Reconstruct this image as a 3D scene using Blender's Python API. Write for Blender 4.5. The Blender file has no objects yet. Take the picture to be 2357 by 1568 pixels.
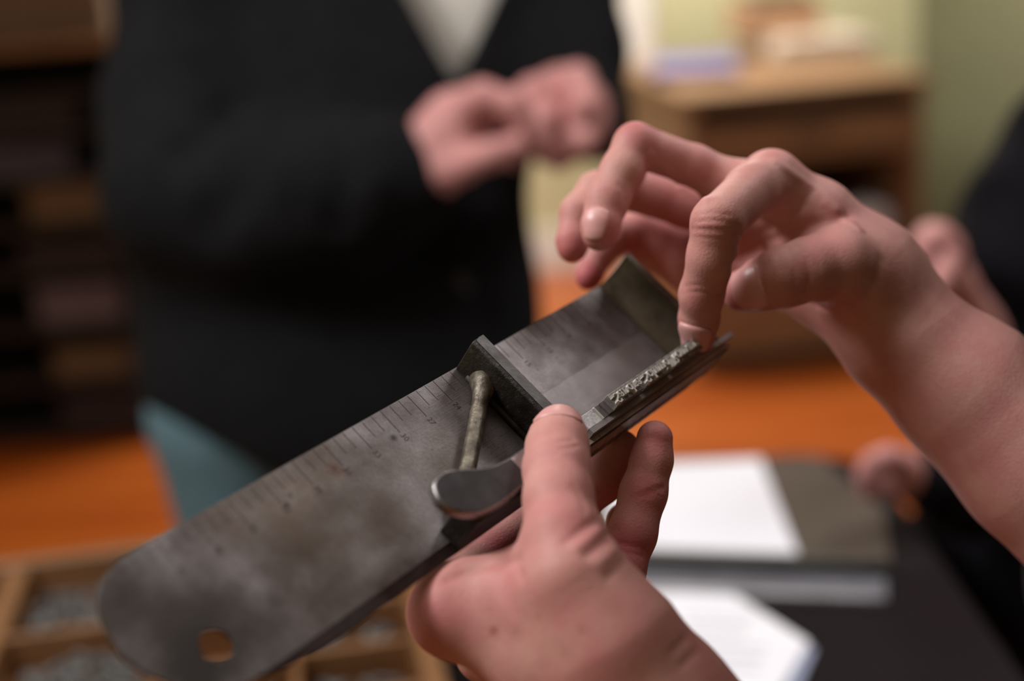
import bpy, bmesh, math, random
import numpy as np
from mathutils import Vector, Matrix

random.seed(7)
S = bpy.context.scene
C = S.collection

# ------------------------------------------------------------------ camera
F_PX, CX, CY = 3274.0, 1178.5, 784.0
H = 1.42
PITCH, ROLL = math.radians(17), math.radians(4)
fwd = np.array([0, math.cos(PITCH), -math.sin(PITCH)])
_r0 = np.array([1.0, 0, 0]); _u0 = np.array([0, math.sin(PITCH), math.cos(PITCH)])
rgt = _r0 * math.cos(ROLL) - _u0 * math.sin(ROLL)
upv = _u0 * math.cos(ROLL) + _r0 * math.sin(ROLL)
CAM = np.array([0, 0, H])
K = np.stack([rgt, -upv, fwd], 1)            # camera frame (x right, y down, z forward) -> world

cd = bpy.data.cameras.new('camera'); cam = bpy.data.objects.new('camera', cd); C.objects.link(cam)
cd.sensor_width = 36.0; cd.lens = 36.0 * F_PX / 2357.0
cd.clip_start = 0.02
m = Matrix.Identity(4)
for i in range(3):
    m[i][0], m[i][1], m[i][2], m[i][3] = rgt[i], upv[i], -fwd[i], CAM[i]
cam.matrix_world = m
cd.dof.use_dof = True; cd.dof.focus_distance = 0.452; cd.dof.aperture_fstop = 3.8
cd.dof.aperture_blades = 0
S.camera = cam

# ------------------------------------------------------------------ light
S.view_settings.view_transform = 'Standard'; S.view_settings.look = 'None'
S.view_settings.exposure = 0.0; S.view_settings.gamma = 1.0
S.view_settings.use_curve_mapping = False
w = bpy.data.worlds.new('world'); S.world = w; w.use_nodes = True
w.node_tree.nodes['Background'].inputs[0].default_value = (0.9, 0.95, 1.0, 1)
w.node_tree.nodes['Background'].inputs[1].default_value = 0.05
S.cycles.use_denoising = True
S.cycles.max_bounces = 6
S.cycles.use_adaptive_sampling = True; S.cycles.adaptive_threshold = 0.02


def area(name, loc, target, size, power, col):
    l = bpy.data.lights.new(name, 'AREA'); l.shape = 'RECTANGLE'; l.size, l.size_y = size
    l.energy = power; l.color = col
    o = bpy.data.objects.new(name, l); C.objects.link(o); o.location = loc
    d = Vector(target) - Vector(loc); o.rotation_euler = d.to_track_quat('-Z', 'Y').to_euler()
    return o


area('ceiling_lamp_near', (-0.10, 0.60, 2.44), (-0.10, 0.60, 0), (0.8, 0.4), 5, (0.99, 0.98, 1.0))
area('ceiling_lamp_left', (-1.10, 0.52, 2.40), (-0.5, 0.5, 1.2), (0.8, 0.4), 27, (0.99, 0.98, 1.0))
area('ceiling_lamp_right', (1.15, 1.20, 2.44), (1.15, 1.20, 0), (0.8, 0.4), 15, (0.99, 0.98, 1.0))
area('ceiling_lamp_far', (0.3, 4.5, 2.44), (0.3, 4.5, 0), (1.2, 0.5), 82, (1.0, 0.94, 0.86))


# ------------------------------------------------------------------ helpers
def px(x, y, Z):
    """world point seen at photo pixel x, y, Z metres along the optical axis"""
    return CAM + K @ np.array([(x - CX) / F_PX * Z, (y - CY) / F_PX * Z, Z])


def cpt(x, y, Z):
    """the same in the camera frame, millimetres (Z in mm)"""
    return np.array([(x - CX) / F_PX * Z, (y - CY) / F_PX * Z, Z])


def lin(c):
    return tuple(((v / 255) / 12.92 if v / 255 <= 0.04045 else ((v / 255 + 0.055) / 1.055) ** 2.4) for v in c) + (1.0,)


def link(o, parent=None):
    C.objects.link(o)
    if parent is not None:
        o.parent = parent
    return o


def tag(o, label=None, cat=None, group=None, kind=None):
    if label: o['label'] = label
    if cat: o['category'] = cat
    if group: o['group'] = group
    if kind: o['kind'] = kind
    return o


def empty(name, loc=(0, 0, 0), rz=0, parent=None):
    o = bpy.data.objects.new(name, None); o.location = loc; o.rotation_euler = (0, 0, rz)
    o.empty_display_size = 0.01
    return link(o, parent)


def obj(name, bm, mat, parent=None, smooth=False):
    me = bpy.data.meshes.new(name)
    bmesh.ops.recalc_face_normals(bm, faces=bm.faces)
    bm.to_mesh(me); bm.free()
    me.materials.append(mat)
    if smooth:
        for p in me.polygons: p.use_smooth = True
    return link(bpy.data.objects.new(name, me), parent)


def bx(bm, x0, x1, y0, y1, z0, z1, bev=0.0, seg=1):
    r = bmesh.ops.create_cube(bm, size=1.0)
    vs = r['verts']
    bmesh.ops.scale(bm, vec=(x1 - x0, y1 - y0, z1 - z0), verts=vs)
    bmesh.ops.translate(bm, vec=((x0 + x1) / 2, (y0 + y1) / 2, (z0 + z1) / 2), verts=vs)
    if bev > 0:
        es = list({e for v in vs for e in v.link_edges})
        bmesh.ops.bevel(bm, geom=es, offset=bev, segments=seg, affect='EDGES', profile=0.5)


def box(name, dims, mat, parent=None, bev=0.0, seg=1):
    bm = bmesh.new(); bx(bm, *dims, bev=bev, seg=seg)
    return obj(name, bm, mat, parent)


def prism(bm, pts, axis, a, b):
    """extrude a 2-D polygon between a and b along axis (0 x, 1 y, 2 z)"""
    def P(p, t):
        q = list(p); q.insert(axis, t); return q
    lo = [bm.verts.new(P(p, a)) for p in pts]; hi = [bm.verts.new(P(p, b)) for p in pts]
    bm.faces.new(lo); bm.faces.new(hi[::-1])
    n = len(pts)
    for i in range(n):
        bm.faces.new((lo[i], lo[(i + 1) % n], hi[(i + 1) % n], hi[i]))


def tube(bm, pts, rad, n=14, cap=True):
    pts = [Vector(p) for p in pts]
    rings = []
    up = Vector((0.13, 0.27, 0.95))
    for i, p in enumerate(pts):
        t = (pts[min(i + 1, len(pts) - 1)] - pts[max(i - 1, 0)]).normalized()
        a = t.cross(up).normalized(); b = t.cross(a).normalized()
        r = rad[i] if isinstance(rad, (list, tuple)) else rad
        rings.append([bm.verts.new(p + (a * math.cos(2 * math.pi * k / n) + b * math.sin(2 * math.pi * k / n)) * r) for k in range(n)])
    for r0, r1 in zip(rings, rings[1:]):
        for k in range(n):
            bm.faces.new((r0[k], r0[(k + 1) % n], r1[(k + 1) % n], r1[k]))
    if cap:
        bm.faces.new(rings[0][::-1]); bm.faces.new(rings[-1])


# ------------------------------------------------------------------ materials
def mat(name, col=(0.5, 0.5, 0.5, 1), rough=0.6, metal=0.0):
    M = bpy.data.materials.new(name); M.use_nodes = True
    b = M.node_tree.nodes['Principled BSDF']
    b.inputs['Base Color'].default_value = col
    b.inputs['Roughness'].default_value = rough; b.inputs['Metallic'].default_value = metal
    return M


class NT:
    def __init__(s, M):
        s.t = M.node_tree; s.b = s.t.nodes['Principled BSDF']
        s.co = s.t.nodes.new('ShaderNodeTexCoord').outputs['Object']

    def new(s, k, **kw):
        n = s.t.nodes.new(k)
        for a, v in kw.items(): setattr(n, a, v)
        return n

    def l(s, a, b): s.t.links.new(a, b)

    def map(s, scale=(1, 1, 1), rot=(0, 0, 0), loc=(0, 0, 0)):
        n = s.new('ShaderNodeMapping'); s.l(s.co, n.inputs[0])
        n.inputs['Scale'].default_value = scale; n.inputs['Rotation'].default_value = rot; n.inputs['Location'].default_value = loc
        return n.outputs[0]

    def noise(s, scale, detail=4, rough=0.55, vec=None, dist=0.0):
        n = s.new('ShaderNodeTexNoise'); s.l(vec if vec is not None else s.co, n.inputs['Vector'])
        n.inputs['Scale'].default_value = scale; n.inputs['Detail'].default_value = detail
        n.inputs['Roughness'].default_value = rough; n.inputs['Distortion'].default_value = dist
        return n.outputs['Fac']

    def ramp(s, fac, stops):
        n = s.new('ShaderNodeValToRGB'); s.l(fac, n.inputs[0]); e = n.color_ramp.elements
        while len(e) < len(stops): e.new(0.5)
        for i, (p, c) in enumerate(stops): e[i].position = p; e[i].color = c if len(c) == 4 else tuple(c) + (1,)
        return n.outputs[0]

    def mix(s, fac, a, b, mode='MIX'):
        n = s.new('ShaderNodeMix', data_type='RGBA', blend_type=mode)
        for sock, v in ((n.inputs[0], fac), (n.inputs[6], a), (n.inputs[7], b)):
            if hasattr(v, 'links'): s.l(v, sock)
            else: sock.default_value = v
        return n.outputs[2]

    def math(s, op, a, b=0.0):
        n = s.new('ShaderNodeMath', operation=op)
        for sock, v in ((n.inputs[0], a), (n.inputs[1], b)):
            if hasattr(v, 'links'): s.l(v, sock)
            else: sock.default_value = v
        return n.outputs[0]

    def spot(s, c, r, soft=0.6):
        """1 inside a blotch about point c (object space), 0 outside"""
        n = s.new('ShaderNodeVectorMath', operation='DISTANCE'); s.l(s.co, n.inputs[0]); n.inputs[1].default_value = c
        k = s.new('ShaderNodeMapRange'); s.l(n.outputs['Value'], k.inputs[0])
        k.inputs[1].default_value = r; k.inputs[2].default_value = r * (1 - soft); k.inputs[3].default_value = 0; k.inputs[4].default_value = 1
        return k.outputs[0]

    def bump(s, h, strength=0.2, dist=0.001):
        n = s.new('ShaderNodeBump'); s.l(h, n.inputs['Height'])
        n.inputs['Strength'].default_value = strength; n.inputs['Distance'].default_value = dist
        s.l(n.outputs[0], s.b.inputs['Normal'])

    def col(s, c): s.l(c, s.b.inputs['Base Color'])

    def rough(s, c): s.l(c, s.b.inputs['Roughness'])


def noisy(name, c1, c2, scale, rough=0.6, metal=0.0, bump=0.0, stretch=(1, 1, 1), detail=5):
    M = mat(name, c1, rough, metal); n = NT(M)
    v = n.map(stretch); f = n.noise(scale, detail, 0.6, v)
    n.col(n.ramp(f, [(0.35, c1), (0.65, c2)]))
    if rough >= 0.9: n.b.inputs['Specular IOR Level'].default_value = 0.08
    if bump: n.bump(f, bump, 0.002)
    return M


M_wall_back = noisy('painted_plaster_yellow_green', lin((196, 192, 152)), lin((202, 198, 158)), 3, 0.8)
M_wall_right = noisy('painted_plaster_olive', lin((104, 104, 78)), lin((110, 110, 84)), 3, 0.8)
M_white_paint = noisy('white_paint', lin((225, 222, 215)), lin((232, 230, 224)), 4, 0.6)
M_floor = noisy('orange_varnished_boards', lin((180, 94, 34)), lin((152, 68, 20)), 2.2, 0.32, 0, 0.02, (0.6, 5, 1))
M_oak = noisy('golden_oak', lin((146, 112, 82)), lin((120, 88, 60)), 4, 0.5, 0, 0.03, (1, 8, 8))
M_oak_dark = noisy('dark_interior_oak', lin((82, 62, 38)), lin((66, 48, 30)), 4, 0.7)
M_void = mat('slot_shade_black', lin((14, 12, 10)), 0.9)
M_darkwood = noisy('dark_stained_wood', lin((44, 30, 24)), lin((32, 22, 18)), 6, 0.6, 0, 0.03, (1, 8, 8))
M_case = noisy('worn_case_wood', lin((142, 100, 62)), lin((112, 76, 44)), 14, 0.55, 0, 0.05, (1, 6, 6))
M_table = noisy('dark_brown_table', lin((33, 26, 27)), lin((28, 22, 23)), 5, 0.9)
M_board = noisy('grey_brown_board', lin((98, 87, 77)), lin((90, 80, 70)), 6, 0.9)
M_paper = noisy('white_paper', lin((238, 238, 242)), lin((232, 232, 238)), 5, 0.75)
M_bluepaper = noisy('pale_blue_card', lin((150, 158, 180)), lin((142, 150, 174)), 5, 0.7)
M_print = mat('grey_print', lin((140, 140, 148)), 0.8)
M_steelbar = noisy('dull_steel_bar', lin((150, 150, 156)), lin((128, 128, 134)), 30, 0.45, 0.5)
M_darksteel = noisy('dark_steel_edge', lin((50, 50, 46)), lin((40, 40, 38)), 30, 0.5, 0.4)
M_tan_box = noisy('tan_cardboard', lin((176, 138, 106)), lin((166, 128, 96)), 8, 0.8)
M_crate = noisy('pale_crate_wood', lin((112, 92, 74)), lin((102, 82, 64)), 8, 0.8)
M_tan2 = noisy('amber_cardboard', lin((104, 80, 54)), lin((94, 72, 48)), 8, 0.8)
M_grey_box = noisy('lavender_grey_card', lin((72, 66, 76)), lin((64, 58, 68)), 8, 0.8)
M_pink_box = noisy('pinkish_grey_card', lin((98, 84, 88)), lin((90, 76, 80)), 8, 0.8)
M_maroon = noisy('maroon_card', lin((48, 32, 31)), lin((42, 28, 27)), 8, 0.8)
M_violet = noisy('violet_blue_card', lin((112, 108, 150)), lin((104, 98, 142)), 6, 0.6)
M_cream = noisy('cream_paper_stack', lin((214, 200, 184)), lin((204, 190, 174)), 6, 0.8)
M_black_cloth = noisy('black_wool_cloth', lin((25, 25, 26)), lin((20, 20, 21)), 60, 0.9, 0, 0.1)
M_black_knit = noisy('black_cotton_cloth', lin((20, 19, 23)), lin((15, 14, 18)), 60, 0.9, 0, 0.1)
M_shirt = noisy('offwhite_cotton', lin((205, 200, 188)), lin((198, 193, 182)), 40, 0.9)
M_teal = noisy('teal_denim', lin((96, 124, 132)), lin((88, 114, 122)), 60, 0.9)
M_button = mat('black_button', lin((16, 16, 17)), 0.4)
M_shoe = mat('black_leather', lin((22, 20, 20)), 0.4)
M_lead_pile = noisy('loose_lead_type', lin((150, 152, 150)), lin((92, 94, 92)), 220, 0.45, 0.4)


def skin_mat(name, base=(197, 138, 131), red=(186, 90, 96), pale=(206, 160, 146), bumps=True, sss=0.08):
    M = mat(name, lin(base), 0.55); n = NT(M)
    a = n.new('ShaderNodeAttribute', attribute_name='tint'); sep = n.new('ShaderNodeSeparateColor'); n.l(a.outputs['Color'], sep.inputs[0])
    f1 = n.noise(60, 3, 0.6)
    c = n.mix(n.ramp(f1, [(0.38, (0, 0, 0)), (0.66, (0.75, 0.75, 0.75))]), lin(base), lin(pale))
    c = n.mix(sep.outputs[0], c, lin(red))
    f2 = n.noise(420, 4, 0.7)
    c = n.mix(n.math('MULTIPLY', f2, 0.30), c, lin((150, 84, 76)))
    c = n.mix(sep.outputs[1], c, lin((136, 70, 52)))
    n.col(c)
    n.b.inputs['Subsurface Weight'].default_value = sss
    n.b.inputs['Subsurface Radius'].default_value = (1.0, 0.35, 0.2)
    n.b.inputs['Subsurface Scale'].default_value = 0.004
    n.b.inputs['Specular IOR Level'].default_value = 0.28
    if bumps:
        v = n.new('ShaderNodeTexVoronoi'); n.l(n.co, v.inputs['Vector']); v.inputs['Scale'].default_value = 1100
        h = n.math('ADD', n.math('MULTIPLY', v.outputs['Distance'], 0.5), n.math('MULTIPLY', n.noise(900, 4, 0.6), 0.8))
        n.bump(h, 0.4, 0.0003)
    return M


M_skin = skin_mat('skin')
M_skin_far = skin_mat('skin_far', (206, 150, 144), (198, 116, 116), (212, 164, 156), bumps=False, sss=0.0)
M_nail = mat('fingernail', lin((210, 154, 148)), 0.38)
M_nail.node_tree.nodes['Principled BSDF'].inputs['Specular IOR Level'].default_value = 0.55


def bed_mat():
    M = mat('worn_steel_bed', lin((120, 112, 108)), 0.42, 0.5); n = NT(M)
    base = n.ramp(n.noise(34, 6, 0.62), [(0.30, lin((64, 53, 46))), (0.47, lin((102, 95, 92))), (0.68, lin((142, 136, 135)))])
    brush = n.noise(1.0, 3, 0.6, n.map((90, 2600, 1)))
    c = n.mix(n.math('MULTIPLY', brush, 0.35), base, lin((46, 40, 39)))
    dark = n.ramp(n.noise(46, 5, 0.65, None, 0.6), [(0.58, (0, 0, 0)), (0.80, (0.6, 0.6, 0.6))])
    c = n.mix(dark, c, lin((48, 38, 32)))
    sp = n.noise(640, 4, 0.7)
    c = n.mix(n.ramp(sp, [(0.60, (0, 0, 0)), (0.74, (0.8, 0.8, 0.8))]), c, lin((44, 36, 34)))
    # old brown patina blotches and one rust spot; those darkening the left end also paint in shade
    for (u, v, r, colr, amt) in ((-172, 16, 46, (96, 80, 58), 0.6), (-120, 28, 26, (92, 80, 66), 0.4), (-188, 34, 26, (50, 38, 28), 0.85), (-160, 31, 20, (58, 44, 33), 0.7), (-208, 24, 22, (40, 31, 24), 0.85), (-230, 34, 36, (32, 25, 19), 0.95), (-235, 12, 20, (50, 40, 32), 0.8),
                                 (-196, 5, 12, (70, 50, 38), 0.5), (-154.5, 8.5, 3.6, (74, 40, 24), 0.8), (-130, 9.6, 1.8, (34, 27, 24), 0.95), (-6, 6, 16, (52, 42, 30), 0.8), (-2, 25, 9, (54, 46, 32), 0.7),
                                 (-26, 2, 7, (52, 40, 28), 0.85), (-30, 14, 9, (70, 58, 54), 0.6), (-130, 40, 14, (58, 50, 48), 0.5), (-144, 18, 7, (76, 62, 48), 0.5), (-176, 10.5, 1.4, (46, 38, 40), 0.9), (-173, 8.5, 1.2, (60, 42, 32), 0.9), (-152.5, 11, 2.0, (70, 40, 26), 0.7)):
        d = n.spot((u / 1000, -v / 1000, 0), r / 1000, 0.8)
        k = n.math('MULTIPLY', d, n.ramp(n.noise(260 if r < 5 else 38, 4, 0.6), [(0.30 if r > 5 else 0.38, (0, 0, 0)), (0.60 if r > 5 else 0.56, (1, 1, 1))]))
        c = n.mix(n.math('MULTIPLY', k, amt), c, lin(colr))
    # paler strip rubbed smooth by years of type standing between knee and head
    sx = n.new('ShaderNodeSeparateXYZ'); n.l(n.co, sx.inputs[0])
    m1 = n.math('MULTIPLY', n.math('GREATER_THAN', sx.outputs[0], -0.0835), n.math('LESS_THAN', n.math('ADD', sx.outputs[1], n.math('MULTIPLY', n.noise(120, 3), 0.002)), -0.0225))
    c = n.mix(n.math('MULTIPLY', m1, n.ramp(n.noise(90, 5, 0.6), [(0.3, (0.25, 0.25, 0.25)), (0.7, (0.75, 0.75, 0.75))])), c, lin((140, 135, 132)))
    n.col(c)
    n.rough(n.ramp(n.noise(70, 5, 0.6), [(0.3, (0.44, 0.44, 0.44)), (0.7, (0.30, 0.30, 0.30))]))
    n.bump(n.math('ADD', n.math('MULTIPLY', brush, 0.6), n.noise(800, 5, 0.75)), 0.35, 0.0004)
    return M


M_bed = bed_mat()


def iron_mat(name, c1, c2, speck, metal=0.5, rough=0.5, sc=420, big=70, bmp=0.3):
    M = mat(name, c1, rough, metal); n = NT(M)
    c = n.ramp(n.noise(big, 5, 0.65), [(0.36, c1), (0.62, c2)])
    c = n.mix(n.ramp(n.noise(sc, 5, 0.75), [(0.58, (0, 0, 0)), (0.72, (0.8, 0.8, 0.8))]), c, speck)
    n.col(c)
    n.rough(n.ramp(n.noise(160, 4, 0.6), [(0.3, (rough + 0.12,) * 3), (0.7, (rough - 0.14,) * 3)]))
    n.bump(n.noise(900, 5, 0.7), bmp, 0.0005)
    return M


M_knee = iron_mat('blackened_iron_knee', lin((44, 37, 29)), lin((28, 24, 20)), lin((92, 82, 66)), 0.4, 0.44, 520, 160, 0.7)
M_knee_top = iron_mat('rubbed_iron', lin((84, 80, 76)), lin((74, 70, 66)), lin((62, 58, 54)), 0.3, 0.45)
M_brace = iron_mat('mottled_nickel_brace', lin((128, 120, 104)), lin((72, 64, 52)), lin((34, 28, 22)), 0.5, 0.34, 380, 210, 0.35)
M_lever = iron_mat('dark_steel_lever', lin((46, 41, 40)), lin((41, 36, 35)), lin((35, 31, 30)), 0.2, 0.55, 300)
M_lever_rim = iron_mat('polished_steel_rim', lin((150, 146, 146)), lin((132, 128, 126)), lin((96, 90, 88)), 0.75, 0.25, 300)
M_rail = iron_mat('dark_rail_steel', lin((186, 168, 154)), lin((150, 134, 122)), lin((110, 96, 88)), 0.3, 0.42)
M_edge = iron_mat('brown_edge_steel', lin((62, 50, 48)), lin((46, 38, 36)), lin((88, 78, 78)), 0.5, 0.4)
M_head = iron_mat('brown_patina_head', lin((84, 75, 58)), lin((58, 50, 38)), lin((42, 35, 27)), 0.5, 0.42)
M_rule = iron_mat('grey_steel_rule', lin((152, 144, 140)), lin((130, 122, 118)), lin((100, 94, 90)), 0.3, 0.46)
M_type = iron_mat('type_metal', lin((176, 174, 170)), lin((92, 90, 86)), lin((60, 58, 55)), 0.35, 0.36, 900)
M_type_face = iron_mat('lightened_type_face', lin((224, 222, 214)), lin((192, 190, 182)), lin((150, 148, 140)), 0.3, 0.34, 900)  # paler than the type body, painting in contrast the lamps leave flat
M_quad = iron_mat('bright_quad_metal', lin((224, 222, 220)), lin((170, 170, 168)), lin((80, 80, 78)), 0.3, 0.34, 700)
M_quad_d = iron_mat('dull_quad_metal', lin((112, 106, 102)), lin((98, 92, 90)), lin((74, 70, 68)), 0.35, 0.42, 700)
M_engrave = mat('engraved_marks', lin((30, 24, 22)), 0.7)

# ------------------------------------------------------------------ the room
XL, XR, YB, YF, ZC = -2.2, 1.66, 5.62, -1.9, 2.5


def struct(name, dims, M, parent=None):
    o = box(name, dims, M, parent)
    if parent is None: o['kind'] = 'structure'
    return o


tag(struct('floor', (XL, XR, YF, YB, -0.05, 0), M_floor), 'orange varnished wooden floor behind the tables')
tag(struct('ceiling', (XL, XR, YF, YB, ZC, ZC + 0.05), M_white_paint), 'white ceiling above the room')
tag(struct('wall_back', (XL, XR, YB, YB + 0.08, 0, ZC), M_wall_back), 'pale yellow green back wall of the room')
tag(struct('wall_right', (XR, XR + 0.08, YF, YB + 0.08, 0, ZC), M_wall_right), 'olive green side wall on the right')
tag(struct('wall_left', (XL - 0.08, XL, YF, YB + 0.08, 0, ZC), M_wall_back), 'yellow green wall on the left side')
tag(struct('wall_front', (XL, XR, YF - 0.08, YF, 0, ZC), M_wall_back), 'yellow green wall behind the viewer')
tag(struct('baseboard_back', (XL, XR, YB - 0.025, YB, 0, 0.16), M_white_paint), 'white baseboard along the back wall')
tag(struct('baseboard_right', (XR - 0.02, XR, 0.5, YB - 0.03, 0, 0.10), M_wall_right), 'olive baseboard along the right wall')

# ------------------------------------------------------------------ composing stick frame
SU = np.array([.60009438, -.34495664, .72172823]); SV = np.array([.68384756, .68932594, -.23912812])
SN = np.array([.41501716, -.63705154, -.64955839]); ST = np.array([35.49560466, -21.9593464, 527.34957715])
_a, _b, _n, _t = K @ SU, K @ (-SV), K @ SN, CAM + K @ (ST / 1000)
STICK = Matrix.Identity(4)
for i in range(3):
    STICK[i][0], STICK[i][1], STICK[i][2], STICK[i][3] = _a[i], _b[i], _n[i], _t[i]
mm = 0.001


def L(u, v, n):
    return (u * mm, -v * mm, n * mm)


def sbox(name, u0, u1, v0, v1, n0, n1, M, parent, bev=0.0, seg=1):
    bm = bmesh.new(); bx(bm, u0 * mm, u1 * mm, -v1 * mm, -v0 * mm, n0 * mm, n1 * mm, bev * mm, seg)
    return obj(name, bm, M, parent)


stick = empty('composing_stick'); stick.matrix_world = STICK
tag(stick, 'old steel composing stick with engraved scale, held in both hands', 'composing stick')


def curve_plate(name, outlines, n0, n1, M, parent, bevel=0.0):
    """flat plate with holes, filled 2-D outlines, thickness n0..n1"""
    cu = bpy.data.curves.new(name, 'CURVE'); cu.dimensions = '2D'; cu.fill_mode = 'BOTH'
    for pts in outlines:
        sp = cu.splines.new('POLY'); sp.points.add(len(pts) - 1); sp.use_cyclic_u = True
        for p, (u, v) in zip(sp.points, pts): p.co = (u * mm, -v * mm, 0, 1)
    cu.extrude = (n1 - n0) / 2 * mm - bevel * mm; cu.bevel_depth = bevel * mm; cu.bevel_resolution = 1 if bevel else 0
    if bevel: cu.offset = -bevel * mm
    t = bpy.data.objects.new(name, cu); C.objects.link(t); bpy.context.view_layer.update()
    me = bpy.data.meshes.new_from_object(t.evaluated_get(bpy.context.evaluated_depsgraph_get()))
    bpy.data.objects.remove(t)
    me.name = name
    for v in me.vertices: v.co.z += (n0 + n1) / 2 * mm
    me.materials.clear(); me.materials.append(M)
    return link(bpy.data.objects.new(name, me), parent)


def smooth_poly(pts, it=3):
    for _ in range(it):
        q = []
        for i, p in enumerate(pts):
            n_ = pts[(i + 1) % len(pts)]
            q += [(p[0] * .75 + n_[0] * .25, p[1] * .75 + n_[1] * .25), (p[0] * .25 + n_[0] * .75, p[1] * .25 + n_[1] * .75)]
        pts = q
    return pts


end = [(-218, -0.3), (-227, 0.0), (-232.5, 1.6), (-237.4, 5.6), (-239.9, 9.5), (-241.5, 13.7), (-242.6, 21.9), (-240.8, 29), (-236.5, 36), (-230, 42), (-222, 45.2), (-214, 46)]
plate = [(3.2, 0.0)] + end + [(3.2, 46.0)]
hole = [(-221.3 + 4.6 * math.cos(k * math.pi / 16), 32.9 + 4.6 * math.sin(k * math.pi / 16)) for k in range(32)]
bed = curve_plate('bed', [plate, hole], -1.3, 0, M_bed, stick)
bm = bmesh.new()
rows = []
for u in [-217, -212, -206, -198, -190, -170, -146, -100, -40, 0]:
    o_ = 46.3 + 3.4 * min(1.0, max(0.0, (u + 217) / 26)) ** 0.6
    rows.append([bm.verts.new(L(u, v, n_)) for v, n_ in ((45.9, -0.02), (46.3, -0.2), (o_ - 0.1, -0.5), (o_ + 0.1, -0.9), (o_, -1.3), (45.9, -1.3))])
for r0, r1 in zip(rows, rows[1:]):
    for k in range(6): bm.faces.new((r0[k], r0[(k + 1) % 6], r1[(k + 1) % 6], r1[k]))
bm.faces.new(rows[0]); bm.faces.new(rows[-1][::-1])
obj('edge_bevel', bm, M_edge, stick)

# head
bm = bmesh.new()
prism(bm, [(0.0, -1.3 * mm), (3.4 * mm, -1.3 * mm), (3.4 * mm, 13.4 * mm), (2.9 * mm, 14 * mm), (0.4 * mm, 14 * mm), (0.0, 13.6 * mm)] + [(-7.0 * mm * (1 - math.sin(k * math.pi / 20)), 11.0 * mm * (1 - math.cos(k * math.pi / 20)) + 0.02 * mm) for k in range(9, -1, -1)], 1, -49.8 * mm, 0.0)
bmesh.ops.translate(bm, vec=(0, 0, 0), verts=bm.verts)
hd = obj('head', bm, M_head, stick)
# rail
bm = bmesh.new()
prof = [(-92, -1.3), (-93, 1.0), (-93, 11), (-92.6, 14.6), (-92, 15.2), (0.5, 15.2), (3.2, 15.2), (3.4, 14.2), (2.2, 11.5), (0.6, 7.0), (-1.6, 3.4), (-5.5, 0.4), (-12, -1.3)]
prism(bm, [(p[0] * mm, p[1] * mm) for p in prof], 1, -50.0 * mm, -48.4 * mm)
rail = obj('rail', bm, M_rail, stick)
bm = bmesh.new(); bx(bm, -91.8 * mm, 1.8 * mm, -50.35 * mm, -49.9 * mm, 13.2 * mm, 14.6 * mm, 0.15 * mm)
obj('rail_bead', bm, M_head, rail)
bm = bmesh.new()
for k in range(17):
    u = -91.5 + k * 4.6
    vs = [bm.verts.new((a * mm, -50.12 * mm, b * mm)) for a, b in ((u, 0.0), (u + 0.8, 0.0), (u + 5.0, 4.2), (u + 4.2, 4.2))]
    vs2 = [bm.verts.new((a * mm, -49.95 * mm, b * mm)) for a, b in ((u, 0.0), (u + 0.8, 0.0), (u + 5.0, 4.2), (u + 4.2, 4.2))]
    bm.faces.new(vs)
    for i in range(4): bm.faces.new((vs[i], vs[(i + 1) % 4], vs2[(i + 1) % 4], vs2[i]))
tag(obj('rail_hatching', bm, M_engrave, rail), kind='stuff')

# scale marks and numerals
bm = bmesh.new()
for k in range(1, 57):
    u = -4.2175 * k
    ln = 9.2 if k % 3 == 0 else 6.4
    if u < -236: continue
    v0 = 0.0
    if u < -222: v0 = 0.4 + (-222 - u) ** 2 * 0.028
    w_ = 0.13 if k % 3 == 0 else 0.11
    bx(bm, (u - w_) * mm, (u + w_) * mm, -(v0 + ln) * mm, -v0 * mm, -0.05 * mm, 0.03 * mm)
obj('scale_marks', bm, M_engrave, stick)


def text_mesh(s, size):
    cu = bpy.data.curves.new('t', 'FONT'); cu.body = s; cu.size = size; cu.resolution_u = 3
    t = bpy.data.objects.new('t', cu); C.objects.link(t); bpy.context.view_layer.update()
    me = bpy.data.meshes.new_from_object(t.evaluated_get(bpy.context.evaluated_depsgraph_get()))
    bpy.data.objects.remove(t); bpy.data.curves.remove(cu)
    return me


for k in range(3, 54, 3):
    me = text_mesh(str(k), 2.9 * mm)
    me.transform(Matrix.Translation((0, 0, 0.03 * mm)) @ Matrix.Rotation(-math.pi / 2, 4, 'Z'))
    me.materials.clear(); me.materials.append(M_engrave)
    o = link(bpy.data.objects.new('numeral', me), stick)
    o.location = L(-4.2175 * k - 0.9, 9.9, 0)

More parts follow.
